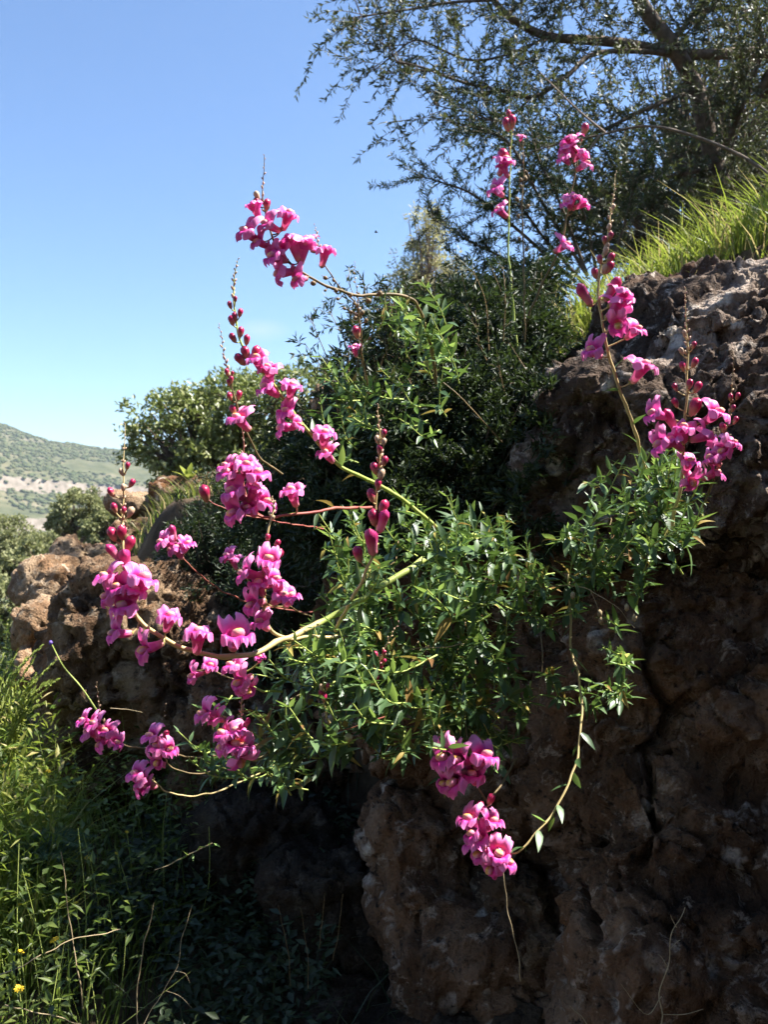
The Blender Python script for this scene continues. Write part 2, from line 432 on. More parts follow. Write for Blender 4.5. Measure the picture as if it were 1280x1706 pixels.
md = tn.n('MapRange'); tn.l(ln.outputs['Value'], md.inputs[0]); md.inputs[1].default_value = 8; md.inputs[2].default_value = 25
tcol = tn.mix(md.outputs[0], soil, scr)
pb = tn.n('BsdfPrincipled', Roughness=0.95); pb.inputs['Specular IOR Level'].default_value = 0.1
tn.l(tcol, pb.inputs['Base Color'])
bm_ = tn.n('Bump'); bm_.inputs['Strength'].default_value = 0.6; bm_.inputs['Distance'].default_value = 0.02
tn.l(tn.noise(ob, 40, 5, 0.6), bm_.inputs['Height']); tn.l(bm_.outputs[0], pb.inputs['Normal'])
tn.l(pb.outputs[0], tn.out.inputs[0])

ang = np.concatenate([np.linspace(-math.pi, -0.62, 40, endpoint=False), np.linspace(-0.62, -0.18, 200, endpoint=False), np.linspace(-0.18, 0.6, 120, endpoint=False), np.linspace(0.6, math.pi, 40)])
rad = np.concatenate([np.geomspace(0.25, 8, 150, endpoint=False), np.geomspace(8, 300, 60, endpoint=False), np.linspace(300, 950, 170, endpoint=False), np.geomspace(950, 1250, 8)])
AA, RR = np.meshgrid(ang, rad)
TX, TY = (RR * np.sin(AA)).ravel(), (RR * np.cos(AA)).ravel()
tm = MB(); tm.add(np.stack([TX, TY, terrain_z(TX, TY)], 1), grid_faces(len(rad), len(ang)))
terrain = tm.build('terrain', tn.m)
tag(terrain, 'stony hillside falling left into a valley with a scrubby ridge beyond', None, None, 'structure')

# scrub on the far slope: a mass nobody could count
def blob_mesh(mb, c, s, seed, sub):
    v, f = sub
    d = 1 + 0.35 * vnoise(v * 2.2 + seed, 4)
    mb.add(c + v * d[:, None] * s, f)
def ico(sub):
    import bmesh
    b = bmesh.new(); bmesh.ops.create_icosphere(b, subdivisions=sub, radius=1)
    v = np.array([x.co[:] for x in b.verts]); f = np.array([[q.index for q in p.verts] for p in b.faces]); b.free()
    return v, f
ICO1, ICO2, ICO3 = ico(1), ico(2), ico(3)
M['scrub'] = leaf_mat('far scrub', [(0.0, (0.055, 0.07, 0.03)), (0.6, (0.08, 0.095, 0.042)), (1.0, (0.12, 0.125, 0.06))], 0.0, None, 0.9, 0.05)
sm = MB()
nsc = 16000
ra = RNG.uniform(-0.60, -0.22, nsc); rr = np.sqrt(RNG.uniform(250 ** 2, 900 ** 2, nsc))
sx, sy = rr * np.sin(ra), rr * np.cos(ra); szz = terrain_z(sx, sy)
dens = vnoise(np.stack([sx / 40, sy / 40, 0 * sx], 1), 31)
for i in range(nsc):
    if dens[i] < -0.6: continue
    w = random.uniform(0.6, 1.9)
    blob_mesh(sm, np.array([sx[i], sy[i], szz[i] + w * 0.25]), np.array([w, w, w * 0.65]), i * 3.7, ICO1)
tag(sm.build('scrub', M['scrub']), 'grey green scrub scattered over the far ridge', 'scrub', None, 'stuff')

# ------------------------------------------------------------------ rocks
CRACKS = [[(1300, 958), (1200, 932), (1100, 908), (1030, 930)], [(1290, 1085), (1200, 1130), (1110, 1190), (1070, 1270), (1010, 1320), (960, 1380), (890, 1400)],
          [(1070, 1270), (1090, 1350), (1060, 1440)], [(1250, 640), (1180, 700), (1150, 790)], [(1110, 1190), (1080, 1120), (1090, 1040)], [(960, 1460), (985, 1560), (970, 1700)]]
def superell(c, s, k=3.0, rot=(0, 0, 0)):
    v, f = ICO3
    q = v / (np.sum(np.abs(v) ** k, 1) ** (1 / k))[:, None]
    m = np.array(Matrix.Rotation(rot[2], 3, 'Z') @ Matrix.Rotation(rot[1], 3, 'Y') @ Matrix.Rotation(rot[0], 3, 'X'))
    return (q * np.asarray(s)) @ m.T + np.asarray(c), f

def rock(name, prims, label, mat, voxel=0.008, amp=0.05, pit=0.02, seed=0, fine=0.0075, ledge=0.0, cracks=None):
    mb = MB()
    for pr in prims: mb.add(*superell(*pr))
    me0 = mb.mesh(name + '_raw', [mat])
    o = bpy.data.objects.new(name, me0); COL.objects.link(o)
    md_ = o.modifiers.new('r', 'REMESH'); md_.mode = 'VOXEL'; md_.voxel_size = voxel
    dg = bpy.context.evaluated_depsgraph_get()
    me = bpy.data.meshes.new_from_object(o.evaluated_get(dg))
    o.modifiers.clear(); o.data = me; bpy.data.meshes.remove(me0)
    n = len(me.vertices)
    co = np.empty(n * 3, np.float32); me.vertices.foreach_get('co', co); co = co.reshape(-1, 3).astype(float)
    no = np.empty(n * 3, np.float32); me.vertices.foreach_get('normal', no); no = no.reshape(-1, 3).astype(float)
    front = (no[:, 1] < 0.45)
    co_all, no_all = co, no; co, no = co[front], no[front]
    wp = co + 0.035 * np.stack([fbm(co * 10 + 3, 3, 40 + seed), fbm(co * 10 + 11, 3, 41 + seed), fbm(co * 10 + 23, 3, 42 + seed)], 1)
    d = amp * fbm(wp * 3.2 + seed, 4, seed)
    f1, f2, hc = worley(wp * np.array([6.0, 6.0, 8.5]) + seed, seed, True)
    d += amp * 0.75 * (hc - 0.5) * smooth(0.0, 0.10, f2 - f1) - amp * 0.3 * smooth(0.09, 0.0, f2 - f1)   # angular blocks with joints between
    f1, f2, hc = worley(wp * np.array([17.0, 17.0, 24.0]) + seed, seed + 31, True)
    d += amp * 0.32 * (hc - 0.5) * smooth(0.0, 0.15, f2 - f1)
    st = 0.55 * amp
    fr = d / st - np.floor(d / st)
    d = 0.35 * d + 0.65 * st * (np.floor(d / st) + smooth(0.62, 0.92, fr))      # flat planes broken by steps
    if cracks is not None:
        pj = project(co) + 14 * np.stack([fbm(co * 14, 3, 91), fbm(co * 14 + 9, 3, 92)], 1)
        dist = np.full(len(co), 1e9)
        for ln_ in cracks:
            for (ax_, ay_), (bx_, by_) in zip(ln_[:-1], ln_[1:]):
                ab_ = np.array([bx_ - ax_, by_ - ay_]); tt_ = np.clip(((pj - (ax_, ay_)) @ ab_) / (ab_ @ ab_), 0, 1)
                dist = np.minimum(dist, np.linalg.norm(pj - (np.array([ax_, ay_]) + tt_[:, None] * ab_), axis=1))
        d -= 0.07 * smooth(15, 4, dist) * (no[:, 1] < 0.2)
    d -= 0.5 * amp * (1 - np.abs(vnoise(wp * 9, seed + 6))) ** 8               # fissures
    f1, f2 = worley(wp * 26 + seed, seed + 5)
    big = smooth(-0.1, 0.45, vnoise(wp * 6, seed + 9))
    d -= pit * big * smooth(0.42, 0.12, f1)                                    # pits and pockets
    f1, f2 = worley(wp * 55 + seed, seed + 15)
    d -= 0.4 * pit * smooth(0.4, 0.1, f1) * smooth(-0.2, 0.4, vnoise(wp * 8 + 5, seed + 19))
    d += fine * fbm(wp * 26, 4, seed + 2, 0.68)
    if ledge:
        d += ledge * np.sin(wp[:, 2] * 38 + 2.5 * vnoise(wp * 3, seed + 3))
    co_all[front] = co + no * d[:, None]; co = co_all
    me.vertices.foreach_set('co', co.astype(np.float32).ravel())
    me.polygons.foreach_set('use_smooth', np.ones(len(me.polygons), bool))
    me.materials.clear(); me.materials.append(mat); me.update()
    me.name = name
    return tag(o, label, 'rock', 'rocks of the outcrop')

rock('boulder', [
    (P(1255, 640, 1.95), (0.42, 0.36, 0.18), 4.5, (0.30, -0.16, -0.25)),
    (P(1150, 770, 1.90), (0.34, 0.33, 0.20), 5.0, (0.1, 0.05, -0.2)),
    (P(1290, 560, 2.05), (0.40, 0.42, 0.20), 3.0, (0.30, -0.15, -0.1)),
    (P(1030, 770, 2.02), (0.20, 0.28, 0.20), 4.0, (0.1, 0.35, 0.1)),
    (P(1250, 830, 1.82), (0.36, 0.26, 0.15), 4.0, (0.0, 0.05, -0.15)),
    ], 'large upper boulder with a sunlit pitted top below the bright grass', M['rock2'], 0.006, 0.045, 0.024, 3, cracks=CRACKS)
rock('boulder', [
    ((1.15, 1.25, -0.35), (0.34, 0.45, 0.80), 3.5, (0, 0, 0.2)),
    ((1.35, 0.65, -0.55), (0.40, 0.40, 0.85), 3.5, (0, 0, 0.1)),
    ], 'outcrop continuing forward beyond the right edge of the view', M['rock2'], 0.016, 0.05, 0.02, 9)
rock('boulder', [
    (P(1170, 1040, 1.88), (0.20, 0.25, 0.17), 4.5, (0.05, -0.05, -0.15)),
    (P(1080, 1140, 1.82), (0.15, 0.22, 0.18), 4.0, (-0.05, 0.1, 0.0)),
    (P(1010, 1270, 1.80), (0.17, 0.22, 0.17), 4.0, (0.0, 0.2, 0.1)),
    ], 'brown pitted block under the upper boulder, left of the long crack', M['rock'], 0.006, 0.035, 0.018, 17, cracks=CRACKS)
rock('boulder', [
    (P(1270, 1290, 1.70), (0.22, 0.26, 0.25), 4.0, (0.0, 0.35, -0.2)),
    (P(1150, 1450, 1.62), (0.22, 0.28, 0.22), 4.0, (0.05, 0.2, -0.1)),
    (P(1230, 1620, 1.50), (0.30, 0.28, 0.24), 3.5, (0.1, 0.0, -0.1)),
    (P(1010, 1530, 1.66), (0.12, 0.22, 0.22), 3.5, (0.0, 0.1, 0.1)),
    ], 'dark lower boulder filling the bottom right corner', M['rock'], 0.006, 0.04, 0.02, 29, cracks=CRACKS)
rock('boulder', [
    (P(900, 960, 2.2), (0.30, 0.26, 0.24), 3.0, (0.0, 0.1, 0.2)),
    (P(760, 1080, 2.02), (0.32, 0.24, 0.24), 3.2, (0.0, 0.0, 0.2)),
    (P(900, 1200, 1.98), (0.26, 0.26, 0.26), 3.2, (0.0, 0.0, 0.0)),
    ], 'shaded rock wall directly behind the snapdragon leaves', M['rock'], 0.010, 0.05, 0.022, 43)
rock('boulder', [
    (P(690, 1390, 1.86), (0.11, 0.16, 0.10), 3.0, (0.0, 0.3, 0.2)),
    (P(700, 1500, 1.80), (0.10, 0.15, 0.12), 3.0, (0.2, 0.0, 0.2)),
    (P(780, 1590, 1.72), (0.15, 0.17, 0.12), 3.0, (0.0, -0.2, 0.1)),
    ], 'knobbly brown rock below the middle of the plant', M['rock'], 0.0075, 0.032, 0.018, 51)
rock('boulder', [
    (P(845, 1490, 1.74), (0.085, 0.13, 0.075), 3.0, (0.0, 0.35, 0.1)),
    (P(890, 1600, 1.70), (0.10, 0.14, 0.12), 3.5, (0.0, 0.1, 0.0)),
    ], 'small tan rock under the lowest flowers', M['rock3'], 0.0075, 0.026, 0.014, 63)
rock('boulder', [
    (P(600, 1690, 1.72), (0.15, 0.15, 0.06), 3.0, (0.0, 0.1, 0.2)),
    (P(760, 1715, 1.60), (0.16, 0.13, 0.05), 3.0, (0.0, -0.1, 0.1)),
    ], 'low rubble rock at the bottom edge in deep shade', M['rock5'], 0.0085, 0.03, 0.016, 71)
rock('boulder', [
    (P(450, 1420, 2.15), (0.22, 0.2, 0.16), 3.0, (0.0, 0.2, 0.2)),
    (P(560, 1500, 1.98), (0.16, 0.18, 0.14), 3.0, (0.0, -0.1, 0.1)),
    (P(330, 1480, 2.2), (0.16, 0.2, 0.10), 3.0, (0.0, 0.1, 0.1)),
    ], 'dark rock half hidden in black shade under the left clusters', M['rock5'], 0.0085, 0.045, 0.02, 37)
rock('boulder', [
    (P(250, 1075, 2.75), (0.30, 0.32, 0.26), 3.6, (0.05, 0.05, 0.35)),
    (P(370, 1130, 2.70), (0.32, 0.32, 0.28), 3.2, (0.0, 0.05, 0.3)),
    (P(200, 1200, 2.72), (0.20, 0.28, 0.22), 3.0, (0.0, 0.1, 0.3)),
    (P(470, 1240, 2.60), (0.34, 0.36, 0.30), 3.0, (0.0, 0.0, 0.2)),
    (P(360, 985, 2.95), (0.25, 0.25, 0.12), 3.0, (0.0, 0.1, 0.3)),
    ], 'red brown rock with a sunlit rim behind the leftmost flower spike', M['rock3'], 0.010, 0.06, 0.028, 83)
rock('boulder', [
    (P(62, 1050, 3.2), (0.075, 0.12, 0.10), 3.0, (0.0, 0.3, 0.1)),
    (P(80, 970, 3.5), (0.10, 0.14, 0.08), 3.0, (0.0, 0.2, 0.1)),
    (P(45, 1120, 3.1), (0.06, 0.10, 0.08), 3.0, (0.0, 0.2, 0.1)),
    ], 'sunlit tan rock at the left end of the outcrop', M['rock4'], 0.010, 0.035, 0.018, 97)
rock('boulder', [(P(225, 842, 4.4), (0.13, 0.12, 0.055), 2.5, (0, 0.1, 0.2))],
     'smooth pale stone on the ledge beside the leftmost spike', M['rock4'], 0.012, 0.02, 0.006, 105)
rock('boulder', [(P(240, 890, 4.2), (0.17, 0.20, 0.08), 3, (0, -0.1, 0.2)), (P(165, 925, 4.0), (0.16, 0.18, 0.05), 3, (0, 0.1, 0.2))],
     'rough sunlit ledge of cracked stone under the smooth pale stone', M['rock4'], 0.011, 0.075, 0.03, 111)
rock('boulder', [(P(300, 830, 4.3), (0.14, 0.15, 0.09), 4, (0, 0, 0.2)), (P(370, 840, 4.3), (0.2, 0.2, 0.12), 4, (0, 0, 0.2))],
     'dark square edged block beneath the succulent rosette', M['rock'], 0.012, 0.035, 0.015, 121)
rock('boulder', [(P(600, 690, 3.6), (0.22, 0.18, 0.10), 3, (0, 0.2, 0.2)), (P(700, 670, 3.6), (0.18, 0.18, 0.10), 3, (0, -0.2, 0.2)), (P(550, 740, 3.5), (0.15, 0.15, 0.10), 3, (0, 0.1, 0))],
     'tan sunlit stones glimpsed behind the shrub in the middle', M['rock4'], 0.013, 0.05, 0.02, 133)

# ------------------------------------------------------------------ snapdragon flower parts (unit length 1 along +Y, up +Z)
def prof(pts, t):
    pts = np.asarray(pts, float)
    return np.stack([np.interp(t, pts[:, 0], pts[:, k]) for k in range(1, pts.shape[1])], -1)

def sm_prof(pts, t):
    q = spline([p[1:] for p in pts], 60)
    tt = np.interp(np.linspace(0, len(pts) - 1, 60), range(len(pts)), [p[0] for p in pts])
    return np.stack([np.interp(t, tt, q[:, k]) for k in range(q.shape[1])], -1)

def flower_meshes(seed, spread=1.0, openness=1.0):
    rg = np.random.default_rng(seed)
    out = {}
    # tube
    n, k = 9, 12
    t = np.linspace(0, 1, n)
    y = 0.02 + 0.56 * t
    rx = np.interp(t, [0, .12, .3, .6, 1], [.05, .115, .125, .15, .205])
    rz = np.interp(t, [0, .12, .3, .6, 1], [.05, .125, .13, .15, .18])
    zc = -0.03 * np.sin(t * 3)
    a = np.arange(k) * 2 * math.pi / k
    v = np.stack([rx[:, None] * np.sin(a), np.repeat(y[:, None], k, 1), zc[:, None] + rz[:, None] * np.cos(a)], -1).reshape(-1, 3)
    i = np.arange(n - 1)[:, None] * k; j = np.arange(k)[None]; j2 = (j + 1) % k
    f = np.stack([i + j, i + j2, i + k + j2, i + k + j], -1).reshape(-1, 4)
    out['tube'] = MB().add(v, f).mesh('flower', M['tube'])
    # upper lip : two erect lobes
    S, T = 25, 12
    s = np.linspace(-1, 1, S)[None, :]; t = np.linspace(0, 1, T)[:, None]
    notch = 1 - 0.42 * np.exp(-(s / 0.13) ** 2) - 0.22 * np.abs(s) ** 5
    te = t * notch
    c = sm_prof([(0, .56, .16), (.35, .70, .23), (.65, .75, .42), (.85, .70, .58), (1, .58 - .1 * (openness - 1), .68)], te.ravel()).reshape(T, S, 2)
    th = s * math.radians(95)
    hw = (0.20 + 0.20 * spread * np.sin(np.minimum(te * 1.25, 1) * math.pi / 2))
    x = hw * np.sin(th * (1 - 0.25 * te))
    drop = (1 - np.cos(th)) * (0.17 - 0.10 * te)
    z = c[..., 1] - drop + 0.06 * te * np.sin(5.5 * s + rg.uniform(0, 6)) + 0.045 * te ** 2 * np.sin(12 * s + rg.uniform(0, 6))
    yy = c[..., 0] - 0.20 * te * s ** 2 * openness + 0.06 * te ** 2 * np.sin(9 * s + rg.uniform(0, 6)) + 0.03 * te ** 3 * np.sin(19 * s + rg.uniform(0, 6)) - 0.06 * te * np.exp(-(s / .3) ** 2)
    out['upper_lip'] = MB().add(np.stack([x, yy, z], -1).reshape(-1, 3), grid_faces(T, S)).mesh('upper_lip', M['petal'])
    # lower lip : bulging palate fold, then three hanging lobes
    S, T = 29, 13
    s = np.linspace(-1, 1, S)[None, :]; t = np.linspace(0, 1, T)[:, None]
    notch = 1 - 0.27 * np.exp(-((np.abs(s) - 0.34) / 0.07) ** 2) - 0.18 * np.abs(s) ** 6 - 0.10 * np.exp(-(s / .2) ** 2)
    te = t * notch
    c = sm_prof([(0, .56, -.16), (.25, .72, -.13), (.45, .86, -.13), (.6, .93, -.20), (.8, .95, -.32), (1, .90 - .12 * (openness - 1), -.48)], te.ravel()).reshape(T, S, 2)
    th = s * math.radians(95)
    hw = (0.20 + 0.23 * spread * np.sin(np.minimum(te * 1.2, 1) * math.pi / 2))
    x = hw * np.sin(th * (1 - 0.22 * te))
    rise = (1 - np.cos(th)) * (0.17 + 0.03 * te)
    z = c[..., 1] + rise + 0.055 * te ** 2 * np.sin(10 * s + rg.uniform(0, 6))
    yy = c[..., 0] - 0.30 * te * np.abs(s) ** 2.2 * openness + 0.04 * te * np.cos(9.2 * s) + 0.045 * te ** 2 * np.sin(15 * s + rg.uniform(0, 6))
    out['lower_lip'] = MB().add(np.stack([x, yy, z], -1).reshape(-1, 3), grid_faces(T, S)).mesh('lower_lip', M['petal'])
    # palate : two rounded humps
    v, f = ICO2
    hump = 1 + 0.22 * np.exp(-((np.abs(v[:, 0]) - 0.5) / 0.3) ** 2) * (v[:, 2] > -0.3)
    q = v * np.array([0.165, 0.165, 0.125]) * hump[:, None] + np.array([0, 0.78, -0.015])
    out['palate'] = MB().add(q, f).mesh('palate', M['palate'])
    out['calyx'] = calyx_mesh(0.055, 0.13, seed)
    return out

def calyx_mesh(r, l, seed):
    mb = MB()
    for k in range(5):
        a0 = k * 2 * math.pi / 5 + seed
        vs = []
        for (tt, w, rr) in ((0, .9, .35), (.45, 1.0, 1.75), (.8, .7, 2.3), (1.0, .06, 2.45)):
            for sgn in (-1, 0, 1):
                aa = a0 + sgn * w * 0.62
                vs.append((rr * r * math.sin(aa), -0.01 + tt * l, rr * r * math.cos(aa)))
        mb.add(vs, grid_faces(4, 3))
    return mb.mesh('calyx', M['calyx'])

FLOWERS = [flower_meshes(1, 1.0, 1.0), flower_meshes(2, 1.12, 1.25), flower_meshes(3, 0.85, 0.7), flower_meshes(4, 1.05, 1.5)]

def bud_mesh(long_, mat):
    n, k = 9, 10
    t = np.linspace(0, 1, n)
    rr = np.interp(t, [0, .15, .4, .65, .85, .95, 1], [.05, .19, .26, .30, .25, .15, .01]) if not long_ else np.interp(t, [0, .1, .3, .6, .8, .93, 1], [.05, .13, .15, .19, .21, .13, .01])
    y = t * 1.0
    zc = 0.06 * np.sin(t * 3) + (0.12 * smooth(.6, 1, t) if long_ else 0)
    a = np.arange(k) * 2 * math.pi / k
    lob = 1 + 0.12 * np.cos(a * 3)[None] * t[:, None]
    v = np.stack([rr[:, None] * np.sin(a) * lob, np.repeat(y[:, None], k, 1), zc[:, None] + rr[:, None] * np.cos(a) * lob], -1).reshape(-1, 3)
    i = np.arange(n - 1)[:, None] * k; j = np.arange(k)[None]; j2 = (j + 1) % k
    f = np.stack([i + j, i + j2, i + k + j2, i + k + j], -1).reshape(-1, 4)
    return MB().add(v, f).mesh('bud', mat)
BUD = bud_mesh(False, M['bud']); BUDLONG = bud_mesh(True, M['budlong'])
M['budpale'] = plain_mat('bud pale', (0.42, 0.24, 0.20), (0.48, 0.36, 0.2), 60, 0.55)
BUDPALE = bud_mesh(False, M['budpale'])
BUDCAL = calyx_mesh(0.10, 0.34, 5)
LONGCAL = calyx_mesh(0.065, 0.18, 2)
M['capsule'] = plain_mat('capsule', (0.14, 0.10, 0.05), (0.26, 0.17, 0.09), 60, 0.6)
def capsule_mesh():
    v, f = ICO2
    q = v * np.array([0.30, 0.36, 0.32]) + np.array([0, 0.42, 0])
    mb = MB().add(q, f)
    mb.add(*tube(spline([(0, .74, 0), (0.02, .95, .04), (0.05, 1.15, .14)], 5), [0.05, 0.015], 5))
    return mb.mesh('seed_capsule', M['capsule'])
CAPSULE = capsule_mesh()

def frame(axis, up=(0, 0, 1), roll=0.0):
    y = unit(axis); up = np.asarray(up, float)
    x = np.cross(y, up)
    if np.linalg.norm(x) < 1e-3: x = np.cross(y, (0, -1, 0.1))
    x = unit(x); z = np.cross(x, y)
    c, s = math.cos(roll), math.sin(roll)
    return x * c + z * s, y, -x * s + z * c

def mat4(x, y, z, o, s):
    return Matrix(((x[0] * s, y[0] * s, z[0] * s, o[0]), (x[1] * s, y[1] * s, z[1] * s, o[1]), (x[2] * s, y[2] * s, z[2] * s, o[2]), (0, 0, 0, 1)))

# lanceolate leaf, unit length along +Y
def leaf_mesh(w, curve, fold, mat, seed):
    ts = np.array([0, .12, .35, .6, .82, 1.0]); ws = np.array([.12, .55, 1.0, .85, .45, .03]) * w / 2
    rows = []
    for t, ww in zip(ts, ws):
        z = -curve * t * t
        rows += [(-ww, t, z + fold * ww), (0, t, z), (ww, t, z + fold * ww)]
    return MB().add(rows, grid_faces(6, 3)).mesh('leaf', mat)
LEAVES = [leaf_mesh(.28, .15, .35, M['leaf'], 0), leaf_mesh(.34, .3, .25, M['leaf'], 1), leaf_mesh(.24, .05, .5, M['leaf'], 2), leaf_mesh(.30, -.12, .4, M['leafyoung'], 3), leaf_mesh(.30, .5, .6, M['leafold'], 4)]
LEAFPICK = [0] * 7 + [1] * 7 + [2] * 4 + [3] * 4 + [4]
LEAFV = []
for lm in LEAVES:
    co = np.empty(len(lm.vertices) * 3, np.float32); lm.vertices.foreach_get('co', co); LEAFV.append(co.reshape(-1, 3).astype(float))
LEAFF = grid_faces(6, 3)

# ------------------------------------------------------------------ flowering stems
def snapdragon(path, label, flowers=(), buds=(), capsules=(), mat='stem_tan', r=(0.0034, 0.0014), fl=0.041, tipn=0, tipstart=0.75, leaves=0, leafspan=(0.0, 0.4), twist=0.0, greenbase=0.0):
    pts = spline([P(*q) for q in path], 90)
    pts = pts + 0.0022 * np.stack([fbm(pts * 32 + k_, 2, 60 + k_) for k_ in (1, 2, 3)], 1)
    root = thing('snapdragon', pts[0], label, 'flower stem', 'flowering snapdragon stems')
    nodes = 1 + 0.22 * np.maximum(0, np.sin(np.arange(90) * 0.85 + random.random() * 6)) ** 12
    rad_s = np.linspace(r[0], r[1], 90) * 0.78 * nodes * np.interp(np.linspace(0, 1, 90), [0, tipstart, 1], [1, 1, .35])
    v_, f_ = tube(pts, rad_s, 8); nb = int(greenbase * 89) * 8
    sb_ = MB(); sb_.add(v_, f_[nb:])
    if nb: sb_.l.append(f_[:nb].ravel()); sb_.s.append(np.full(nb, 4)); sb_.m.append(np.full(nb, 1))
    sb_.build('stem', [M[mat], M['stem_green']], root)
    pp = project(pts)
    ped = MB(); anyped = False
    def attach(x, y, L, frac, side, bias):
        dist = np.hypot(pp[:, 0] - x, pp[:, 1] - (y + bias))
        i = int(np.argmin(dist)); b = pts[i]; d = b[1]
        off = np.array([(x - pp[i, 0]) * d / F, 0, -(y - pp[i, 1]) * d / F])
        pl = np.linalg.norm(off); lc = L * frac
        if side is not None:                      # side view: the axis given in the picture plane
            ax = unit(np.array([math.cos(R(side)), random.uniform(-1.1, -.35), math.sin(R(side))]))
        else:
            dy = math.sqrt(max(lc * lc - pl * pl, (0.45 * pl) ** 2, (0.25 * lc) ** 2))
            ax = unit(off + np.array([0, -dy, 0.15 * lc]))
        cen = b + off + np.array([0, -min(0.9 * lc, 0.02), 0])
        base = cen - ax * lc
        return b, base, ax
    fc = np.mean([f_[:2] for f_ in flowers], 0) if len(flowers) > 4 and np.ptp([f_[1] for f_ in flowers]) < 110 else None
    for fdef in flowers:
        x, y = fdef[0], fdef[1]
        if fc is not None: x, y = fc[0] + (x - fc[0]) * 1.13, fc[1] + (y - fc[1]) * 1.13
        side = fdef[2] if len(fdef) > 2 else None; sc = fdef[3] if len(fdef) > 3 else 1.0
        L = fl * sc * random.uniform(0.74, 0.98)
        b, base, ax = attach(x, y, L, 0.62, side, 14)
        ax = unit(ax + np.array([random.uniform(-.55, .55), random.uniform(-.1, .3), random.uniform(-.25, .45)]) * (0.5 if side is None else .25))
        X, Y, Z = frame(ax, (0, 0.25, 1), random.uniform(-.35, .35) + twist)
        fm = random.choice(FLOWERS)
        o = link('flower', fm['tube'], root, mat4(X, Y, Z, base, L))
        for part in ('upper_lip', 'lower_lip', 'palate', 'calyx'):
            link(part, fm[part], o, None, False)
        ped.add(*tube(spline([b, (b + base) / 2 - ax * 0.002, base + ax * L * 0.03], 6), 0.0011, 5)); anyped = True
    for bdef in buds:
        x, y = bdef[0], bdef[1]; size = bdef[2] if len(bdef) > 2 else 12; kind = bdef[3] if len(bdef) > 3 else 0
        d = pts[len(pts) // 2][1]
        L = size * 1.55 * d / F * (1.22 if kind == 1 else 1)
        b, base, ax = attach(x, y, L, 0.5, None, 12)
        if kind != 1: ax = unit(ax + np.array([0, 0.3, 1.0]))
        else: ax = unit(ax + np.array([0, 0.2, 0.7]))
        cen = P(x, y, b[1] - 0.006); base = cen - ax * L * 0.5
        X, Y, Z = frame(ax, (0, -1, 0.3), random.uniform(-.4, .4))
        o = link('bud', (BUD, BUDLONG, BUDPALE)[kind], root, mat4(X, Y, Z, base, L))
        link('calyx', LONGCAL if kind == 1 else BUDCAL, o, None, False)
        ped.add(*tube(spline([b, (b + base) / 2 - np.array([0, 0, .001]), base + ax * L * .05], 6), 0.0009, 5)); anyped = True
    for cdef in capsules:
        x, y = cdef[0], cdef[1]; size = cdef[2] if len(cdef) > 2 else 11
        d = pts[len(pts) // 2][1]; L = size * 1.3 * d / F
        b, base, ax = attach(x, y, L, 0.4, None, 5)
        ax = unit(ax + np.array([0, 0, .6]))
        cen = P(x, y, b[1] - 0.004); base = cen - ax * L * .42
        X, Y, Z = frame(ax, (0, -1, .3))
        link('seed_capsule', CAPSULE, root, mat4(X, Y, Z, base, L))
        ped.add(*tube(np.stack([b, base + ax * L * .1]), 0.0008, 5)); anyped = True
    if anyped: ped.build('pedicels', M[mat], root)['kind'] = 'stuff'
    if tipn:                                       # the tapering tip: scale-like unopened buds too small to pick apart
        mb = MB(); v, f = ICO1
        i0 = int(tipstart * 89)
        for k in range(tipn):
            u = k / max(tipn - 1, 1)
            i = int(i0 + (89 - i0) * u ** 0.8); p = pts[i]; t = unit(pts[min(i + 1, 89)] - pts[max(i - 1, 0)])
            sz = 0.0034 * (1 - 0.62 * u) * random.uniform(.85, 1.15)
            aa = k * 2.4
            X, Y, Z = frame(t)
            o = X * math.cos(aa) + Z * math.sin(aa)
            q = v * np.array([0.62, 1.25, 0.62]) * sz
            mb.add(q[:, :1] * X + q[:, 1:2] * unit(Y + 0.5 * o) + q[:, 2:] * Z + p + o * (sz * 0.55 + rad_s[i] * .8), f)
        mb.build('spike_tip', M['budpale'], root)['kind'] = 'stuff'
    if leaves:
        for k in range(leaves):
            u = leafspan[0] + (leafspan[1] - leafspan[0]) * (k + random.random() * .6) / leaves
            i = int(u * 89); p = pts[i]; t = unit(pts[min(i + 1, 89)] - pts[max(i - 1, 0)])
            aa = k * 2.4 + random.random()
            X, Y, Z = frame(t)
            o = X * math.cos(aa) + Z * math.sin(aa)
            add_leaf(p, unit(t * .7 + o), random.uniform(.022, .036), root)
    return root

def add_leaf(p, dr, L, parent, kind=None):
    X, Y, Z = frame(dr, (0, 0.1, 1) if abs(dr[2]) < .93 else (0, -1, 0), random.uniform(-.6, .6))
    lm = LEAVES[kind if kind is not None else random.choice(LEAFPICK)]
    return link('leaf', lm, parent, mat4(X, Y, Z, p, L))

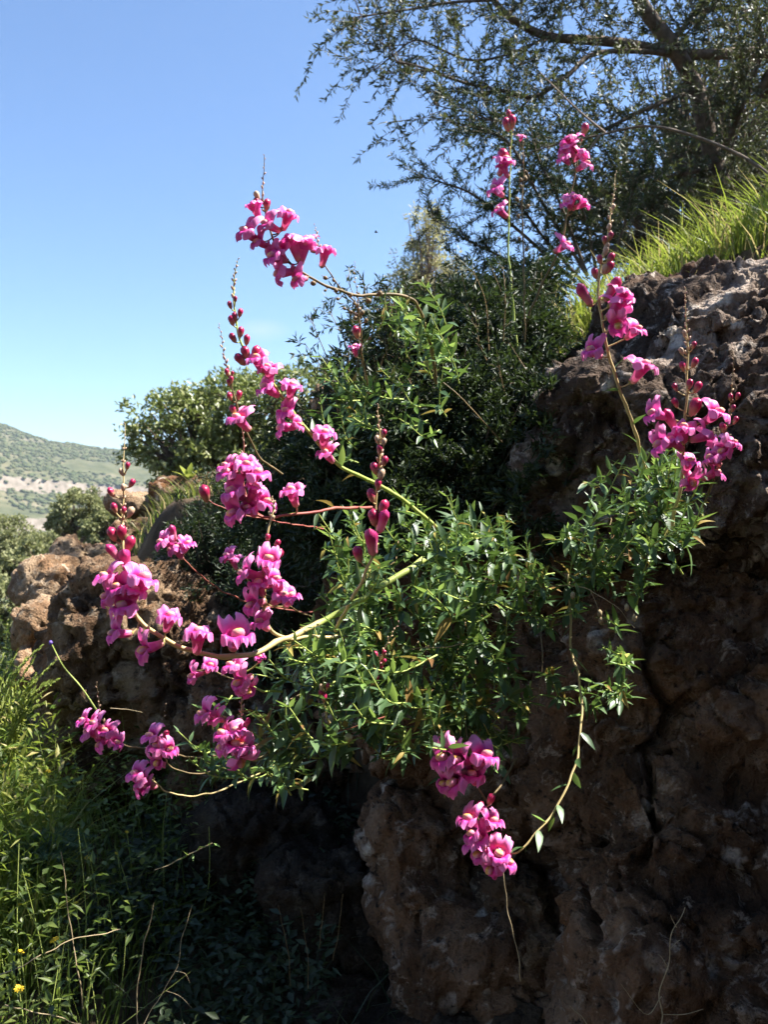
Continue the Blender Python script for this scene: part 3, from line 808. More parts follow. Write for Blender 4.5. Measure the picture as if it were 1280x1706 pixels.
# leftmost dense spike on its long tan stem
snapdragon([(800, 890, 1.62), (765, 902, 1.45), (735, 915, 1.34), (700, 937, 1.26), (600, 1001, 1.19), (540, 1034, 1.17), (490, 1058, 1.12), (420, 1088, 1.07), (340, 1090, 1.05), (272, 1062, 1.04), (228, 1030, 1.04), (212, 975, 1.04), (205, 900, 1.05), (203, 830, 1.06), (207, 705, 1.08)],
    'leftmost tall snapdragon spike with dense bright pink flowers on a long tan stem',
    [(188, 962), (207, 975), (243, 968, 40, 1.1), (225, 1008), (190, 990, 200), (203, 1050, 170), (252, 1074, 195, 1.05), (287, 1028, 70), (333, 1056, 85), (400, 1056, 62, 1.15), (222, 985)],
    [(187, 890, 17), (203, 887, 18), (216, 906, 19), (208, 932, 26, 1), (190, 921, 20, 1), (190, 846, 12), (206, 850, 9), (217, 853, 13, 2), (185, 820, 12), (205, 812, 9, 2), (219, 805, 11), (202, 786, 9, 2), (212, 776, 9)],
    mat='stem_tan', r=(0.0072, 0.0014), fl=0.043, tipn=26, tipstart=0.88, greenbase=0.38)
snapdragon([(560, 1060, 1.16), (480, 1064, 1.11), (450, 1046, 1.09), (440, 1000, 1.08), (443, 940, 1.08), (448, 890, 1.085), (457, 850, 1.09), (452, 828, 1.09)],
    'short bright pink spike just above the bend of the long tan stem',
    [(420, 955, 165), (452, 940), (433, 978), (428, 1000, 190), (470, 992, 30), (444, 1030), (457, 965), (482, 992, 60, .8)],
    [(446, 896, 10), (462, 906, 11), (436, 930, 16, 1), (463, 925, 17), (450, 925, 15)], mat='stem_tan', r=(0.003, 0.0012), fl=0.040, tipn=12, tipstart=0.8)
snapdragon([(620, 845, 1.28), (560, 849, 1.22), (500, 858, 1.18), (450, 862, 1.16), (420, 850, 1.15), (408, 810, 1.15), (404, 770, 1.15), (402, 715, 1.16)],
    'round pink cluster on a red horizontal stem',
    [(392, 792), (413, 782), (432, 796, 40), (398, 820), (424, 818), (440, 834, 20), (398, 846, 200), (420, 848), (483, 822, 100), (386, 785, 150, .8)],
    [(418, 770, 12, 1)], mat='stem_red', r=(0.003, 0.001), fl=0.040, tipn=10, tipstart=0.8, leaves=6, leafspan=(0.0, 0.3))
snapdragon([(760, 905, 1.42), (700, 855, 1.36), (640, 812, 1.30), (580, 785, 1.25), (535, 745, 1.22), (490, 690, 1.20), (455, 640, 1.19), (425, 606, 1.18), (402, 572, 1.18), (390, 530, 1.18), (388, 480, 1.18), (394, 432, 1.18)],
    'slanting pink spike with dark red buds reaching up against the sky',
    [(440, 604), (453, 622), (450, 655), (490, 652, 60), (483, 690), (477, 714, 190), (538, 730), (552, 760), (497, 712, 10, .8)],
    [(383, 508, 9), (400, 521, 10), (386, 534, 12), (391, 528, 11), (388, 563, 12), (401, 553, 12), (411, 566, 12), (400, 599, 16), (409, 588, 16), (427, 589, 18), (392, 498, 7)],
    mat='stem_green', r=(0.0040, 0.0012), fl=0.041, tipn=16, tipstart=0.88, leaves=9, leafspan=(0.05, 0.42))
snapdragon([(470, 790, 1.30), (430, 760, 1.27), (408, 720, 1.25), (393, 670, 1.24), (382, 630, 1.24), (375, 590, 1.24), (367, 540, 1.24)],
    'thin dark spike with few tiny buds left of the slanting spike',
    [(405, 702, 130)], [(378, 620, 9), (387, 622, 6), (381, 637, 8), (385, 632, 9), (398, 658, 11), (383, 660, 10), (388, 683, 12)], mat='stem_brown', r=(0.002, 0.0008), fl=0.040, tipn=14, tipstart=0.7)
snapdragon([(728, 640, 1.55), (716, 570, 1.50), (694, 506, 1.45), (660, 491, 1.42), (600, 492, 1.38), (560, 482, 1.35), (520, 463, 1.33), (485, 440, 1.32), (460, 405, 1.31), (446, 365, 1.31), (438, 320, 1.31), (440, 257, 1.31)],
    'topmost pink spike arching over clear blue sky',
    [(430, 362, 120, .95), (478, 373, 65), (422, 396, 150, 1.1), (452, 384, 160), (440, 410, 165), (458, 432), (492, 412, 100, 1.1), (472, 455, 200), (494, 462, 195, .9), (470, 425), (505, 420, 70)],
    [(428, 326, 11, 2), (428, 337, 11), (445, 341, 13)], [(522, 472, 11), (542, 484, 6), (560, 484, 9), (585, 492, 8), (614, 501, 12), (633, 489, 12)],
    mat='stem_brown', r=(0.0040, 0.0014), fl=0.043, tipn=18, tipstart=0.84)
snapdragon([(604, 530, 1.46), (588, 500, 1.44), (568, 480, 1.43), (553, 458, 1.42), (541, 440, 1.42), (533, 420, 1.42), (528, 400, 1.42), (524, 374, 1.42)],
    'small dusky purple spike in shade behind the topmost arching spike',
    [(516, 408, 120), (540, 427, 80)], [], [(542, 463, 9), (556, 467, 7), (563, 498, 7), (574, 514, 7), (585, 520, 8), (594, 524, 9)], mat='stem_brown', r=(0.002, 0.0008), fl=0.040, tipn=10, tipstart=0.75)
snapdragon([(612, 640, 1.5), (604, 590, 1.46), (600, 540, 1.44), (597, 500, 1.43), (592, 438, 1.43)],
    'dark upright spike of seed capsules between the arching spike and the shrub',
    [(590, 585, 110, .75)], [(594, 553, 15)], [(591, 506, 7), (604, 521, 9), (610, 534, 9), (592, 530, 9), (598, 490, 6), (617, 563, 7)], mat='stem_brown', r=(0.0022, 0.0008), tipn=12, tipstart=0.6)
snapdragon([(560, 1050, 1.14), (580, 1012, 1.10), (605, 965, 1.07), (619, 930, 1.06), (628, 870, 1.06), (631, 780, 1.06), (633, 672, 1.06)],
    'central upright spike mostly of small red buds with one half open flower',
    [], [(620, 902, 30, 1), (597, 923, 19), (623, 862, 20), (639, 845, 18), (637, 868, 24, 1), (619, 825, 16), (630, 807, 13), (624, 780, 14), (641, 768, 12), (635, 790, 14, 2), (633, 748, 11), (629, 732, 10, 2), (640, 722, 10), (640, 736, 9, 2), (632, 752, 8, 2)],
    mat='stem_tan', r=(0.0030, 0.0013), tipn=20, tipstart=0.83, leaves=5, leafspan=(0.0, 0.45))
snapdragon([(1080, 800, 1.34), (1060, 720, 1.28), (1032, 650, 1.25), (1015, 590, 1.24), (1003, 530, 1.23), (998, 480, 1.23), (1006, 430, 1.23), (1016, 370, 1.23), (1029, 285, 1.23)],
    'tall pink spike in front of the boulder beside the bright grass',
    [(1026, 520), (1022, 545, 250), (1050, 555, 40), (990, 585, 160, 1.05), (1062, 612, 50, 1.05), (1030, 505)],
    [(974, 492, 24, 1), (1021, 482, 24, 1), (992, 455, 13), (1016, 445, 15), (1018, 430, 13), (1000, 432, 11), (1010, 418, 11, 2), (1008, 400, 10), (1018, 393, 10), (1016, 378, 8, 2), (1023, 345, 7, 2), (1008, 448, 11, 2), (1012, 410, 9, 2), (1020, 428, 10)],
    mat='stem_tan', r=(0.0034, 0.0013), fl=0.043, tipn=18, tipstart=0.82, leaves=4, leafspan=(0.05, 0.4))
snapdragon([(1120, 880, 1.26), (1136, 800, 1.22), (1141, 740, 1.20), (1144, 690, 1.20), (1146, 600, 1.20), (1144, 540, 1.20), (1143, 480, 1.20)],
    'pink spike with spread flowers standing against the dark boulder',
    [(1088, 690, 165, 1.1), (1096, 740, 185, 1.1), (1128, 722), (1166, 726, 20), (1184, 694, 35, 1.1), (1137, 775), (1142, 800, 280), (1118, 735)],
    [(1126, 671, 12), (1150, 640, 12), (1163, 645, 14), (1158, 678, 22), (1126, 645, 10), (1118, 700, 24, 1), (1138, 610, 11), (1158, 604, 12), (1157, 575, 9), (1136, 585, 9, 2), (1141, 555, 8, 2)],
    mat='stem_tan', r=(0.0032, 0.0013), fl=0.043, tipn=20, tipstart=0.70)
snapdragon([(1170, 850, 1.36), (1192, 790, 1.32), (1208, 735, 1.31), (1217, 670, 1.31), (1222, 570, 1.31)],
    'rightmost dim spike in shade against the dark rock',
    [(1182, 792, 20), (1180, 765, 150), (1208, 740), (1200, 750, 200)], [(1230, 660, 9), (1218, 662, 9), (1226, 700, 10), (1205, 712, 12), (1222, 680, 9)], mat='stem_brown', r=(0.0022, 0.0009), fl=0.038, tipn=16, tipstart=0.6)
snapdragon([(806, 800, 2.05), (842, 700, 2.0), (860, 620, 1.98), (856, 520, 1.96), (848, 420, 1.95), (849, 320, 1.95), (852, 240, 1.95), (848, 165, 1.95)],
    'tall shaded spike on a thin green stem against the tree',
    [(838, 285), (840, 278, 60), (824, 322, 160), (832, 356, 150)], [(845, 207, 16), (853, 203, 16), (848, 190, 10), (840, 262, 20)], mat='stem_green', r=(0.0042, 0.0016), fl=0.052, tipn=10, tipstart=0.85)
snapdragon([(812, 800, 2.12), (850, 690, 2.06), (872, 600, 2.03), (874, 480, 2.0), (870, 380, 2.0), (873, 300, 2.0), (872, 225, 2.0)],
    'shaded stem of dark buds right beside the tall shaded spike',
    [(868, 232, 70, .6)], [], [(868, 300, 9), (876, 298, 9), (862, 332, 9), (880, 344, 9), (864, 360, 9), (878, 415, 9), (868, 310, 8), (866, 398, 8)], mat='stem_brown', r=(0.0038, 0.0016), tipn=8, tipstart=0.85)
snapdragon([(870, 560, 2.12), (900, 480, 2.08), (930, 420, 2.05), (948, 350, 2.04), (958, 290, 2.04), (966, 250, 2.04), (974, 205, 2.04)],
    'shaded pink spike in two clumps in front of the tree',
    [(948, 252), (965, 262, 40), (938, 270, 160), (972, 280, 20), (952, 338), (944, 345, 160), (968, 345, 20), (938, 415, 20), (952, 240)], [(975, 215, 14)], mat='stem_brown', r=(0.0036, 0.0014), fl=0.052, tipn=4, tipstart=0.9)
snapdragon([(470, 1225, 1.75), (400, 1250, 1.62), (330, 1262, 1.55), (290, 1255, 1.52), (245, 1248, 1.5), (205, 1240, 1.48), (180, 1215, 1.47), (164, 1180, 1.47), (163, 1138, 1.47)],
    'lowest left pink cluster against black shade with a pale straw tip',
    [(150, 1200, 150), (165, 1205), (182, 1218), (176, 1232, 220), (196, 1232, 20), (160, 1218)], [], mat='stem_brown', r=(0.0024, 0.001), fl=0.042, tipn=12, tipstart=0.72)
snapdragon([(480, 1240, 1.7), (430, 1262, 1.6), (380, 1278, 1.52), (330, 1288, 1.5), (290, 1280, 1.48), (272, 1255, 1.47), (270, 1220, 1.47), (277, 1172, 1.47)],
    'small pink cluster between the two lowest left clusters',
    [(258, 1222, 140), (266, 1245), (288, 1246, 20), (268, 1262, 260, .9)], [(276, 1225, 12)], mat='stem_brown', r=(0.002, 0.0009), fl=0.040, tipn=10, tipstart=0.75)
snapdragon([(480, 1260, 1.68), (430, 1290, 1.58), (370, 1314, 1.5), (320, 1328, 1.48), (280, 1322, 1.46), (262, 1306, 1.46), (246, 1292, 1.46), (232, 1272, 1.46)],
    'downward pink cluster lowest on the left above the weeds',
    [(235, 1284, 130), (243, 1298, 160), (252, 1308), (240, 1305, 220)], [], mat='stem_tan', r=(0.002, 0.0012), fl=0.040)
snapdragon([(470, 1230, 1.18), (440, 1262, 1.14), (410, 1262, 1.12), (398, 1235, 1.11), (402, 1195, 1.11), (403, 1145, 1.11)],
    'compact bright pink bunch left of the leafy base',
    [(352, 1190, 170), (383, 1215), (400, 1218), (390, 1240), (408, 1240), (402, 1252, 280), (378, 1235, 200), (366, 1195, 150, .8)], [(412, 1205, 12, 1), (400, 1208, 12)], mat='stem_tan', r=(0.0024, 0.001), fl=0.040, tipn=12, tipstart=0.78)
snapdragon([(470, 1150, 1.16), (440, 1150, 1.13), (415, 1135, 1.12), (400, 1112, 1.12), (380, 1100, 1.13)],
    'loose pink flowers hanging just under the long tan stem',
    [(393, 1108, 130, .85), (405, 1130, 200, .9), (414, 1142, 300, .9), (436, 1094, 70, .6)], [], mat='stem_green', r=(0.002, 0.001), fl=0.040)
snapdragon([(420, 1140, 1.34), (380, 1130, 1.33), (350, 1115, 1.32), (322, 1118, 1.32)],
    'two dim pink flowers in shade below the long tan stem', [(326, 1122, 190), (352, 1108, 60, .9)], [], mat='stem_brown', r=(0.0018, 0.001), fl=0.036)
snapdragon([(520, 1020, 1.7), (440, 1010, 1.62), (372, 985, 1.55), (335, 958, 1.5), (305, 930, 1.47), (295, 905, 1.46), (288, 880, 1.46)],
    'small pink group in half shade right of the leftmost spike', [(278, 902, 150), (292, 912, 200), (314, 908, 60), (300, 918)], [(288, 888, 16, 1)], mat='stem_red', r=(0.002, 0.001), fl=0.040)
snapdragon([(520, 1030, 1.6), (460, 1000, 1.5), (425, 978, 1.45), (400, 955, 1.43), (388, 930, 1.42), (380, 900, 1.42)],
    'single dim pink flower behind the short bright spike', [(383, 928, 150), (395, 935)], [], mat='stem_brown', r=(0.0018, 0.0009), fl=0.038)
snapdragon([(540, 880, 1.75), (470, 870, 1.65), (420, 860, 1.6), (380, 850, 1.58), (350, 835, 1.57), (340, 815, 1.57)],
    'faint dark red bud left of the round cluster', [], [(341, 822, 20)], mat='stem_red', r=(0.002, 0.001))
snapdragon([(600, 1170, 1.2), (620, 1140, 1.16), (633, 1105, 1.14), (645, 1075, 1.14), (665, 1036, 1.14)],
    'thin stem with tiny red round buds low in the middle of the leaves', [], [(626, 1091, 9), (640, 1088, 8), (627, 1108, 10), (640, 1102, 8), (634, 1111, 11), (628, 1131, 9)], mat='stem_tan', r=(0.0018, 0.0007), tipn=12, tipstart=0.55)
snapdragon([(555, 1220, 1.12), (545, 1190, 1.1), (540, 1150, 1.09), (543, 1120, 1.09)],
    'pair of red buds among the brightest leaves', [], [(536, 1145, 9, 2), (546, 1143, 8), (535, 1155, 9), (540, 1162, 11)], mat='stem_tan', r=(0.0018, 0.0008))
snapdragon([(860, 1265, 1.30), (835, 1310, 1.24), (812, 1332, 1.20), (795, 1305, 1.18), (786, 1282, 1.17), (778, 1240, 1.17), (776, 1212, 1.17)],
    'upper of the two pink clusters hanging low over the rock',
    [(742, 1256, 160, 1.1), (765, 1262, 170), (796, 1255, 70, 1.15), (758, 1288, 190, 1.1), (785, 1288), (745, 1295, 200, .8)], [], mat='stem_brown', r=(0.0022, 0.0011), fl=0.044)
snapdragon([(948, 960, 1.42), (951, 1020, 1.38), (953, 1087, 1.34), (968, 1140, 1.31), (966, 1225, 1.27), (955, 1288, 1.24), (923, 1352, 1.21), (890, 1390, 1.19), (860, 1421, 1.18), (825, 1415, 1.18), (805, 1390, 1.18), (796, 1355, 1.18)],
    'lowest pink cluster at the end of a long hanging arched stem',
    [(785, 1362, 130), (790, 1380, 170), (816, 1366, 60), (803, 1392), (800, 1412, 200), (820, 1412), (835, 1425, 10, .9), (812, 1428, 240), (790, 1398, 160)], [(800, 1345, 15), (818, 1332, 14)], mat='stem_tan', r=(0.0026, 0.0013), fl=0.041, leaves=20, leafspan=(0.05, 0.72))

# ------------------------------------------------------------------ leafy snapdragon bushes
def leafy_bush(label, root_pt, patches, single, name='snapdragon_bush'):
    root = thing(name, root_pt, label, 'plant', 'leafy snapdragon clumps')
    shoots = []
    for (cx, cy, rx, ry, d0, d1, n, lo, hi) in patches:
        for k in range(n):
            a = random.uniform(0, 2 * math.pi); q = math.sqrt(random.random())
            tip = P(cx + rx * q * math.cos(a), cy + ry * q * math.sin(a), random.uniform(d0, d1))
            L = random.uniform(lo, hi)
            out = unit(tip - np.asarray(root_pt))
            out = unit(out * np.array([1, .7, .6]) + np.array([random.uniform(-.5, .5), random.uniform(-.5, .2), random.uniform(-.15, .75)]))
            base = tip - out * L + np.array([0, 0.02, -0.01])
            mid = (tip + base) / 2 + np.array([random.uniform(-.012, .012), random.uniform(-.012, .012), -random.uniform(0.0, .02)])
            shoots.append((tip[1], spline([base, mid, tip], 14), L))
    shoots.sort(key=lambda s: s[0])
    rest = MB(); twigs = MB(); used = 0
    for _, pts, L in shoots:
        leafs = []
        nn = max(4, int(L / 0.0105))
        for k in range(nn):
            u = 0.12 + 0.86 * k / (nn - 1)
            i = min(int(u * 13), 12); p = pts[i] + (pts[i + 1] - pts[i]) * (u * 13 - i); t = unit(pts[i + 1] - pts[i])
            X, Y, Z = frame(t)
            for m in range(2 if k % 3 else 3):
                aa = k * 1.57 + m * math.pi + random.uniform(-.5, .5)
                o = X * math.cos(aa) + Z * math.sin(aa)
                ln = random.choice([.014, .02, .024, .028, .032, .038]) * random.uniform(.85, 1.12) * (1.05 - 0.55 * max(0, u - .6) / .4)
                leafs.append((p, unit(t * random.uniform(.35, .9) + o + np.array([0, 0, .1])), ln))
        if used + len(leafs) <= single:
            s = MB().add(*tube(pts, [.0014, .0008], 5)).build('shoot', M['stem_green'], root)
            for p, dr, ln in leafs:
                lf = add_leaf(p, dr, ln, s)
                lf.matrix_parent_inverse = Matrix.Translation(-root.location) @ Matrix.Identity(4)
                lf.matrix_parent_inverse = Matrix.Identity(4)
            used += len(leafs)
        else:
            twigs.add(*tube(pts, [.0015, .0008], 5))
            for p, dr, ln in leafs:
                X, Y, Z = frame(dr, (0, 0.1, 1) if abs(dr[2]) < .93 else (0, -1, 0), random.uniform(-.6, .6))
                kd = random.choice(LEAFPICK); v = LEAFV[kd] * ln
                rest.add(v[:, :1] * X + v[:, 1:2] * Y + v[:, 2:] * Z + p, LEAFF, max(0, kd - 2))
    if rest.n:
        rest.build('foliage', [M['leaf'], M['leafyoung'], M['leafold']], root)['kind'] = 'stuff'
        twigs.build('twigs', M['stem_green'], root)['kind'] = 'stuff'
    # old brown stems inside the clump
    old = MB()
    for (cx, cy, rx, ry, d0, d1, n, lo, hi) in patches:
        for k in range(n // 12):
            a = P(cx + random.uniform(-rx, rx), cy + random.uniform(-ry, ry), d1 + random.uniform(0, .12))
            b = np.asarray(root_pt) + np.array([random.uniform(-.15, .15), 0, random.uniform(-.1, .1)])
            q = a + (b - a) * random.uniform(.5, .9)
            old.add(*tube(spline([a, a * .66 + q * .34 + rand_dirs(1)[0] * .03, a * .33 + q * .67 + rand_dirs(1)[0] * .03, q], 14), [.0007, .0016], 5))
    if old.n: old.build('old_stems', M['stem_brown'], root)['kind'] = 'stuff'
    return root

leafy_bush('wide leafy snapdragon clump in the middle, brightest below the central bud spike', P(800, 960, 1.72), [
    (530, 1110, 95, 85, 1.02, 1.20, 34, .07, .13),
    (640, 1010, 110, 80, 1.10, 1.30, 24, .07, .14),
    (780, 1000, 110, 110, 1.20, 1.42, 26, .08, .15),
    (690, 1190, 130, 70, 1.10, 1.32, 28, .07, .13),
    (820, 1190, 90, 70, 1.22, 1.42, 16, .07, .13),
    (570, 890, 70, 70, 1.20, 1.36, 13, .07, .12),
    (445, 1200, 40, 95, 1.08, 1.2, 13, .06, .11),
    (700, 860, 70, 60, 1.3, 1.45, 10, .07, .13),
    (800, 880, 80, 45, 1.22, 1.40, 16, .06, .11),
    (735, 905, 30, 25, 1.17, 1.25, 6, .05, .08),
    (620, 1120, 160, 120, 1.25, 1.45, 24, .08, .14),
    (330, 1250, 60, 60, 1.3, 1.42, 8, .05, .09),
    (420, 1270, 60, 30, 1.45, 1.6, 8, .05, .09)], 290)
leafy_bush('leafy snapdragon clump on the right in front of the upper boulder', P(1000, 960, 1.66), [
    (1085, 820, 95, 80, 1.17, 1.36, 30, .06, .12),
    (1010, 905, 90, 45, 1.25, 1.4, 16, .06, .12),
    (920, 960, 60, 50, 1.28, 1.42, 10, .06, .12),
    (960, 1090, 70, 110, 1.30, 1.42, 9, .05, .09),
    (1040, 1120, 20, 20, 1.28, 1.34, 3, .05, .08),
    (1175, 845, 20, 20, 1.2, 1.25, 2, .04, .07)], 290)
leafy_bush('leafy snapdragon shoots high up where the arching stem springs', P(760, 720, 1.75), [
    (690, 500, 55, 35, 1.38, 1.55, 12, .05, .09),
    (725, 590, 45, 70, 1.40, 1.58, 6, .07, .13),
    (590, 640, 80, 45, 1.42, 1.6, 7, .07, .12),
    (540, 610, 30, 20, 1.4, 1.5, 4, .05, .09),
    (620, 700, 90, 50, 1.45, 1.65, 6, .07, .12)], 290)

# ------------------------------------------------------------------ trees and shrubs
def leafy_twigs(mbl, mbt, paths, n_side, side_len, leaf_len, leaf_w, leaf_gap, twr=0.0022, droop=0.0, taper=True, sub=1):
    for pts in paths:
        m = len(pts); seg = np.linalg.norm(np.diff(pts, axis=0), axis=1).sum()
        for k in range(n_side):
            u = random.uniform(0.12, 1.0); i = min(int(u * (m - 1)), m - 2)
            p = pts[i] + (pts[i + 1] - pts[i]) * random.random(); t = unit(pts[i + 1] - pts[i])
            o = unit(t * random.uniform(.3, 1.0) + rand_dirs(1)[0] * 0.95)
            L = side_len * random.uniform(.5, 1.25)
            e = p + o * L + np.array([0, 0, -droop * L])
            q = spline([p, (p + e) / 2 + rand_dirs(1)[0] * L * .1 + np.array([0, 0, droop * L * .3]), e], 8)
            mbt.add(*tube(q, [twr, twr * .4], 4))
            nl = max(3, int(L / leaf_gap))
            us = RNG.uniform(0.15, 1.0, nl) * 7; ii = np.minimum(us.astype(int), 6)
            pos = q[ii] + (q[ii + 1] - q[ii]) * (us - ii)[:, None]
            tt = unit(q[ii + 1] - q[ii])
            dr = tt * 0.7 + rand_dirs(nl) * 0.8
            diamond_leaves(mbl, pos, dr, rand_dirs(nl), leaf_len * RNG.uniform(.7, 1.2, nl), leaf_w * RNG.uniform(.7, 1.2, nl))

# the tree leaning in from the upper right
TD = 4.2
tree = thing('wild_olive_tree', P(1230, 330, TD + .1), 'dark small leaved tree leaning in from the upper right corner over the bank', 'tree')
def tpath(pts, n=30): return spline([P(*q) for q in pts], n)
trunk = tpath([(1245, 420, 4.3), (1212, 330, 4.3), (1193, 277, 4.28), (1160, 150, 4.25), (1120, 75, 4.2), (1066, 0, 4.15), (1020, -120, 4.1), (1000, -260, 4.0)], 40)
MB().add(*tube(trunk, [.055, .042, .034, .02], 10)).build('trunk', M['bark'], tree)
limbs = [
    ([(1420, 95, 4.6), (1280, 88, 4.4), (1147, 90, 4.25), (1020, 69, 4.1), (916, 60, 4.0), (870, 40, 3.95), (823, 0, 3.9), (790, -60, 3.85)], (.045, .034, .025, .015)),
    ([(1147, 90, 4.25), (1002, 87, 4.05), (940, 130, 3.95), (887, 162, 3.9), (820, 150, 3.8), (740, 130, 3.75), (660, 100, 3.7)], (.018, .012, .006)),
    ([(823, 0, 3.9), (740, 5, 3.85), (650, 20, 3.8), (580, 30, 3.75)], (.010, .004)),
    ([(916, 60, 4.0), (850, 90, 3.9), (780, 100, 3.85), (690, 70, 3.8), (620, 115, 3.75)], (.010, .004)),
    ([(887, 162, 3.9), (840, 200, 3.8), (790, 190, 3.75), (720, 175, 3.7)], (.008, .003)),
    ([(1160, 150, 4.25), (1080, 180, 4.1), (1000, 220, 4.0), (930, 240, 3.9), (870, 250, 3.85)], (.016, .006)),
    ([(1193, 277, 4.28), (1100, 300, 4.1), (1030, 330, 4.0), (960, 340, 3.9)], (.016, .006)),
    ([(1193, 277, 4.28), (1230, 200, 4.2), (1260, 120, 4.1), (1300, 40, 4.0)], (.02, .008)),
    ([(1120, 75, 4.2), (1160, 20, 4.2), (1200, -40, 4.2)], (.018, .010)),
    ([(1066, 0, 4.15), (980, -20, 4.0), (900, -30, 3.9)], (.016, .006)),
    ([(1280, 88, 4.4), (1260, 30, 4.4), (1230, -40, 4.4)], (.02, .01)),
    ([(1212, 330, 4.3), (1260, 320, 4.1), (1330, 260, 4.0)], (.016, .008)),
    ([(1245, 420, 4.3), (1150, 400, 4.2), (1080, 390, 4.1), (1010, 400, 4.0)], (.016, .006)),
]
SHADE_LIMBS = [([(1.72, 4.1, 1.9), (1.8, 3.4, 2.3), (1.65, 2.7, 2.5), (1.45, 2.2, 2.5)], (.03, .012)), ([(1.8, 3.4, 2.3), (1.9, 2.5, 2.1), (1.62, 1.95, 1.95), (1.52, 1.45, 1.80)], (.02, .006))]  # unseen limbs added to shade the back spikes and the clump's right side
lpaths = []
for pts, rr_ in limbs:
    q = tpath(pts); lpaths.append(q)
    q = q + 0.012 * np.stack([fbm(q * 5 + k_, 2, k_) for k_ in (1, 2, 3)], 1) * np.linspace(0, 1, len(q))[:, None]
    MB().add(*tube(q, [z_ * .72 for z_ in rr_], 7)).build('limb', M['bark'], tree)
for pts, rr_ in SHADE_LIMBS:
    q = spline(pts, 30); lpaths.append(q); MB().add(*tube(q, list(rr_), 7)).build('limb', M['bark'], tree)
cl_, tw_ = MB(), MB()
dens_ = [70, 60, 36, 50, 40, 115, 130, 100, 80, 60, 70, 80, 120, 130, 60]
for q, nd in zip(lpaths, dens_): leafy_twigs(cl_, tw_, [q], nd, 0.36, 0.032, 0.0078, 0.0080, 0.0018)
leafy_twigs(cl_, tw_, [trunk], 80, 0.42, 0.036, 0.009, 0.009)
cl_.build('crown', M['olive'], tree)
tw_.build('twigs', M['bark'], tree)['kind'] = 'stuff'

# denser evergreen right behind it
def blob_tree(name, label, base, crowns, n, leaf_len, leaf_w, mat, trunk_r, group=None, inner=0.55, cat='shrub', bark='bark', clump=45):
    root = thing(name, base, label, cat, group)
    mb = MB(); tw = MB()
    tot = sum(c[1][0] * c[1][1] * c[1][2] for c in crowns)
    for c, s in crowns:
        c = np.asarray(c, float); s = np.asarray(s, float)
        k = int(n * s.prod() / tot)
        # clumps on and inside the crown's volume
        nc = max(8, k // clump)
        cd = rand_dirs(nc); cr = RNG.uniform(inner, 1.0, nc) ** 0.6
        cc = c + cd * cr[:, None] * s * (1 + 0.25 * vnoise(cd * 2.5 + c, 8))[:, None]
        idx = RNG.integers(0, nc, k)
        rad_ = s.mean() * 0.26
        pos = cc[idx] + rand_dirs(k) * (RNG.random(k) ** 0.5)[:, None] * rad_ * np.array([1, 1, .75])
        dr = unit(cd[idx] * .8 + rand_dirs(k))
        diamond_leaves(mb, pos, dr, unit(rand_dirs(k) + np.array([0, 0, .5])), leaf_len * RNG.uniform(.7, 1.2, k), leaf_w * RNG.uniform(.7, 1.2, k))
        for j in range(min(nc, 60)):
            b0 = np.asarray(base) + (c - np.asarray(base)) * .35
            tw.add(*tube(spline([b0, (b0 + cc[j]) / 2 + rand_dirs(1)[0] * s.mean() * .15, cc[j]], 6), [trunk_r * .35, trunk_r * .1], 4))
        tw.add(*tube(spline([base, (np.asarray(base) + c) / 2 + rand_dirs(1)[0] * s.mean() * .12, c], 8), [trunk_r, trunk_r * .5], 6))
    mb.build('crown', M[mat], root)
    tw.build('trunk', M[bark], root)
    return root

blob_tree('evergreen_shrub', 'dense dark evergreen filling the upper right behind the leaning tree', P(1150, 470, 5.2), [
    (P(1180, 300, 5.2), (.75, .5, .45)), (P(1290, 180, 5.3), (.6, .5, .55)), (P(1060, 370, 5.1), (.5, .4, .32)), (P(1290, 330, 5.0), (.5, .4, .4)), (P(1180, 150, 5.4), (.45, .4, .4))],
    18000, 0.042, 0.011, 'olive', 0.05, None, .2)
blob_tree('round_bush', 'round sunlit grey green bush standing left of centre against the sky', P(340, 830, 6.2), [
    (P(320, 715, 6.2), (.46, .42, .30)), (P(400, 690, 6.2), (.40, .42, .28)), (P(480, 680, 6.1), (.42, .42, .30)), (P(270, 740, 6.1), (.24, .3, .24)), (P(400, 770, 6.0), (.5, .3, .22)), (P(300, 790, 6.0), (.30, .25, .15))],
    13000, 0.046, 0.022, 'bush', 0.04, None, .45)
blob_tree('pale_shrub', 'thin pale sunlit shrub standing far behind the leafy top shoots', P(712, 620, 8.5), [
    (P(712, 395, 8.5), (.20, .17, .30)), (P(690, 465, 8.5), (.24, .2, .3)), (P(748, 470, 8.4), (.19, .2, .3)), (P(655, 500, 8.5), (.17, .14, .22))],
    4500, 0.05, 0.016, 'paleleaf', 0.02, None, .05, 'shrub', 'barkpale', 7)
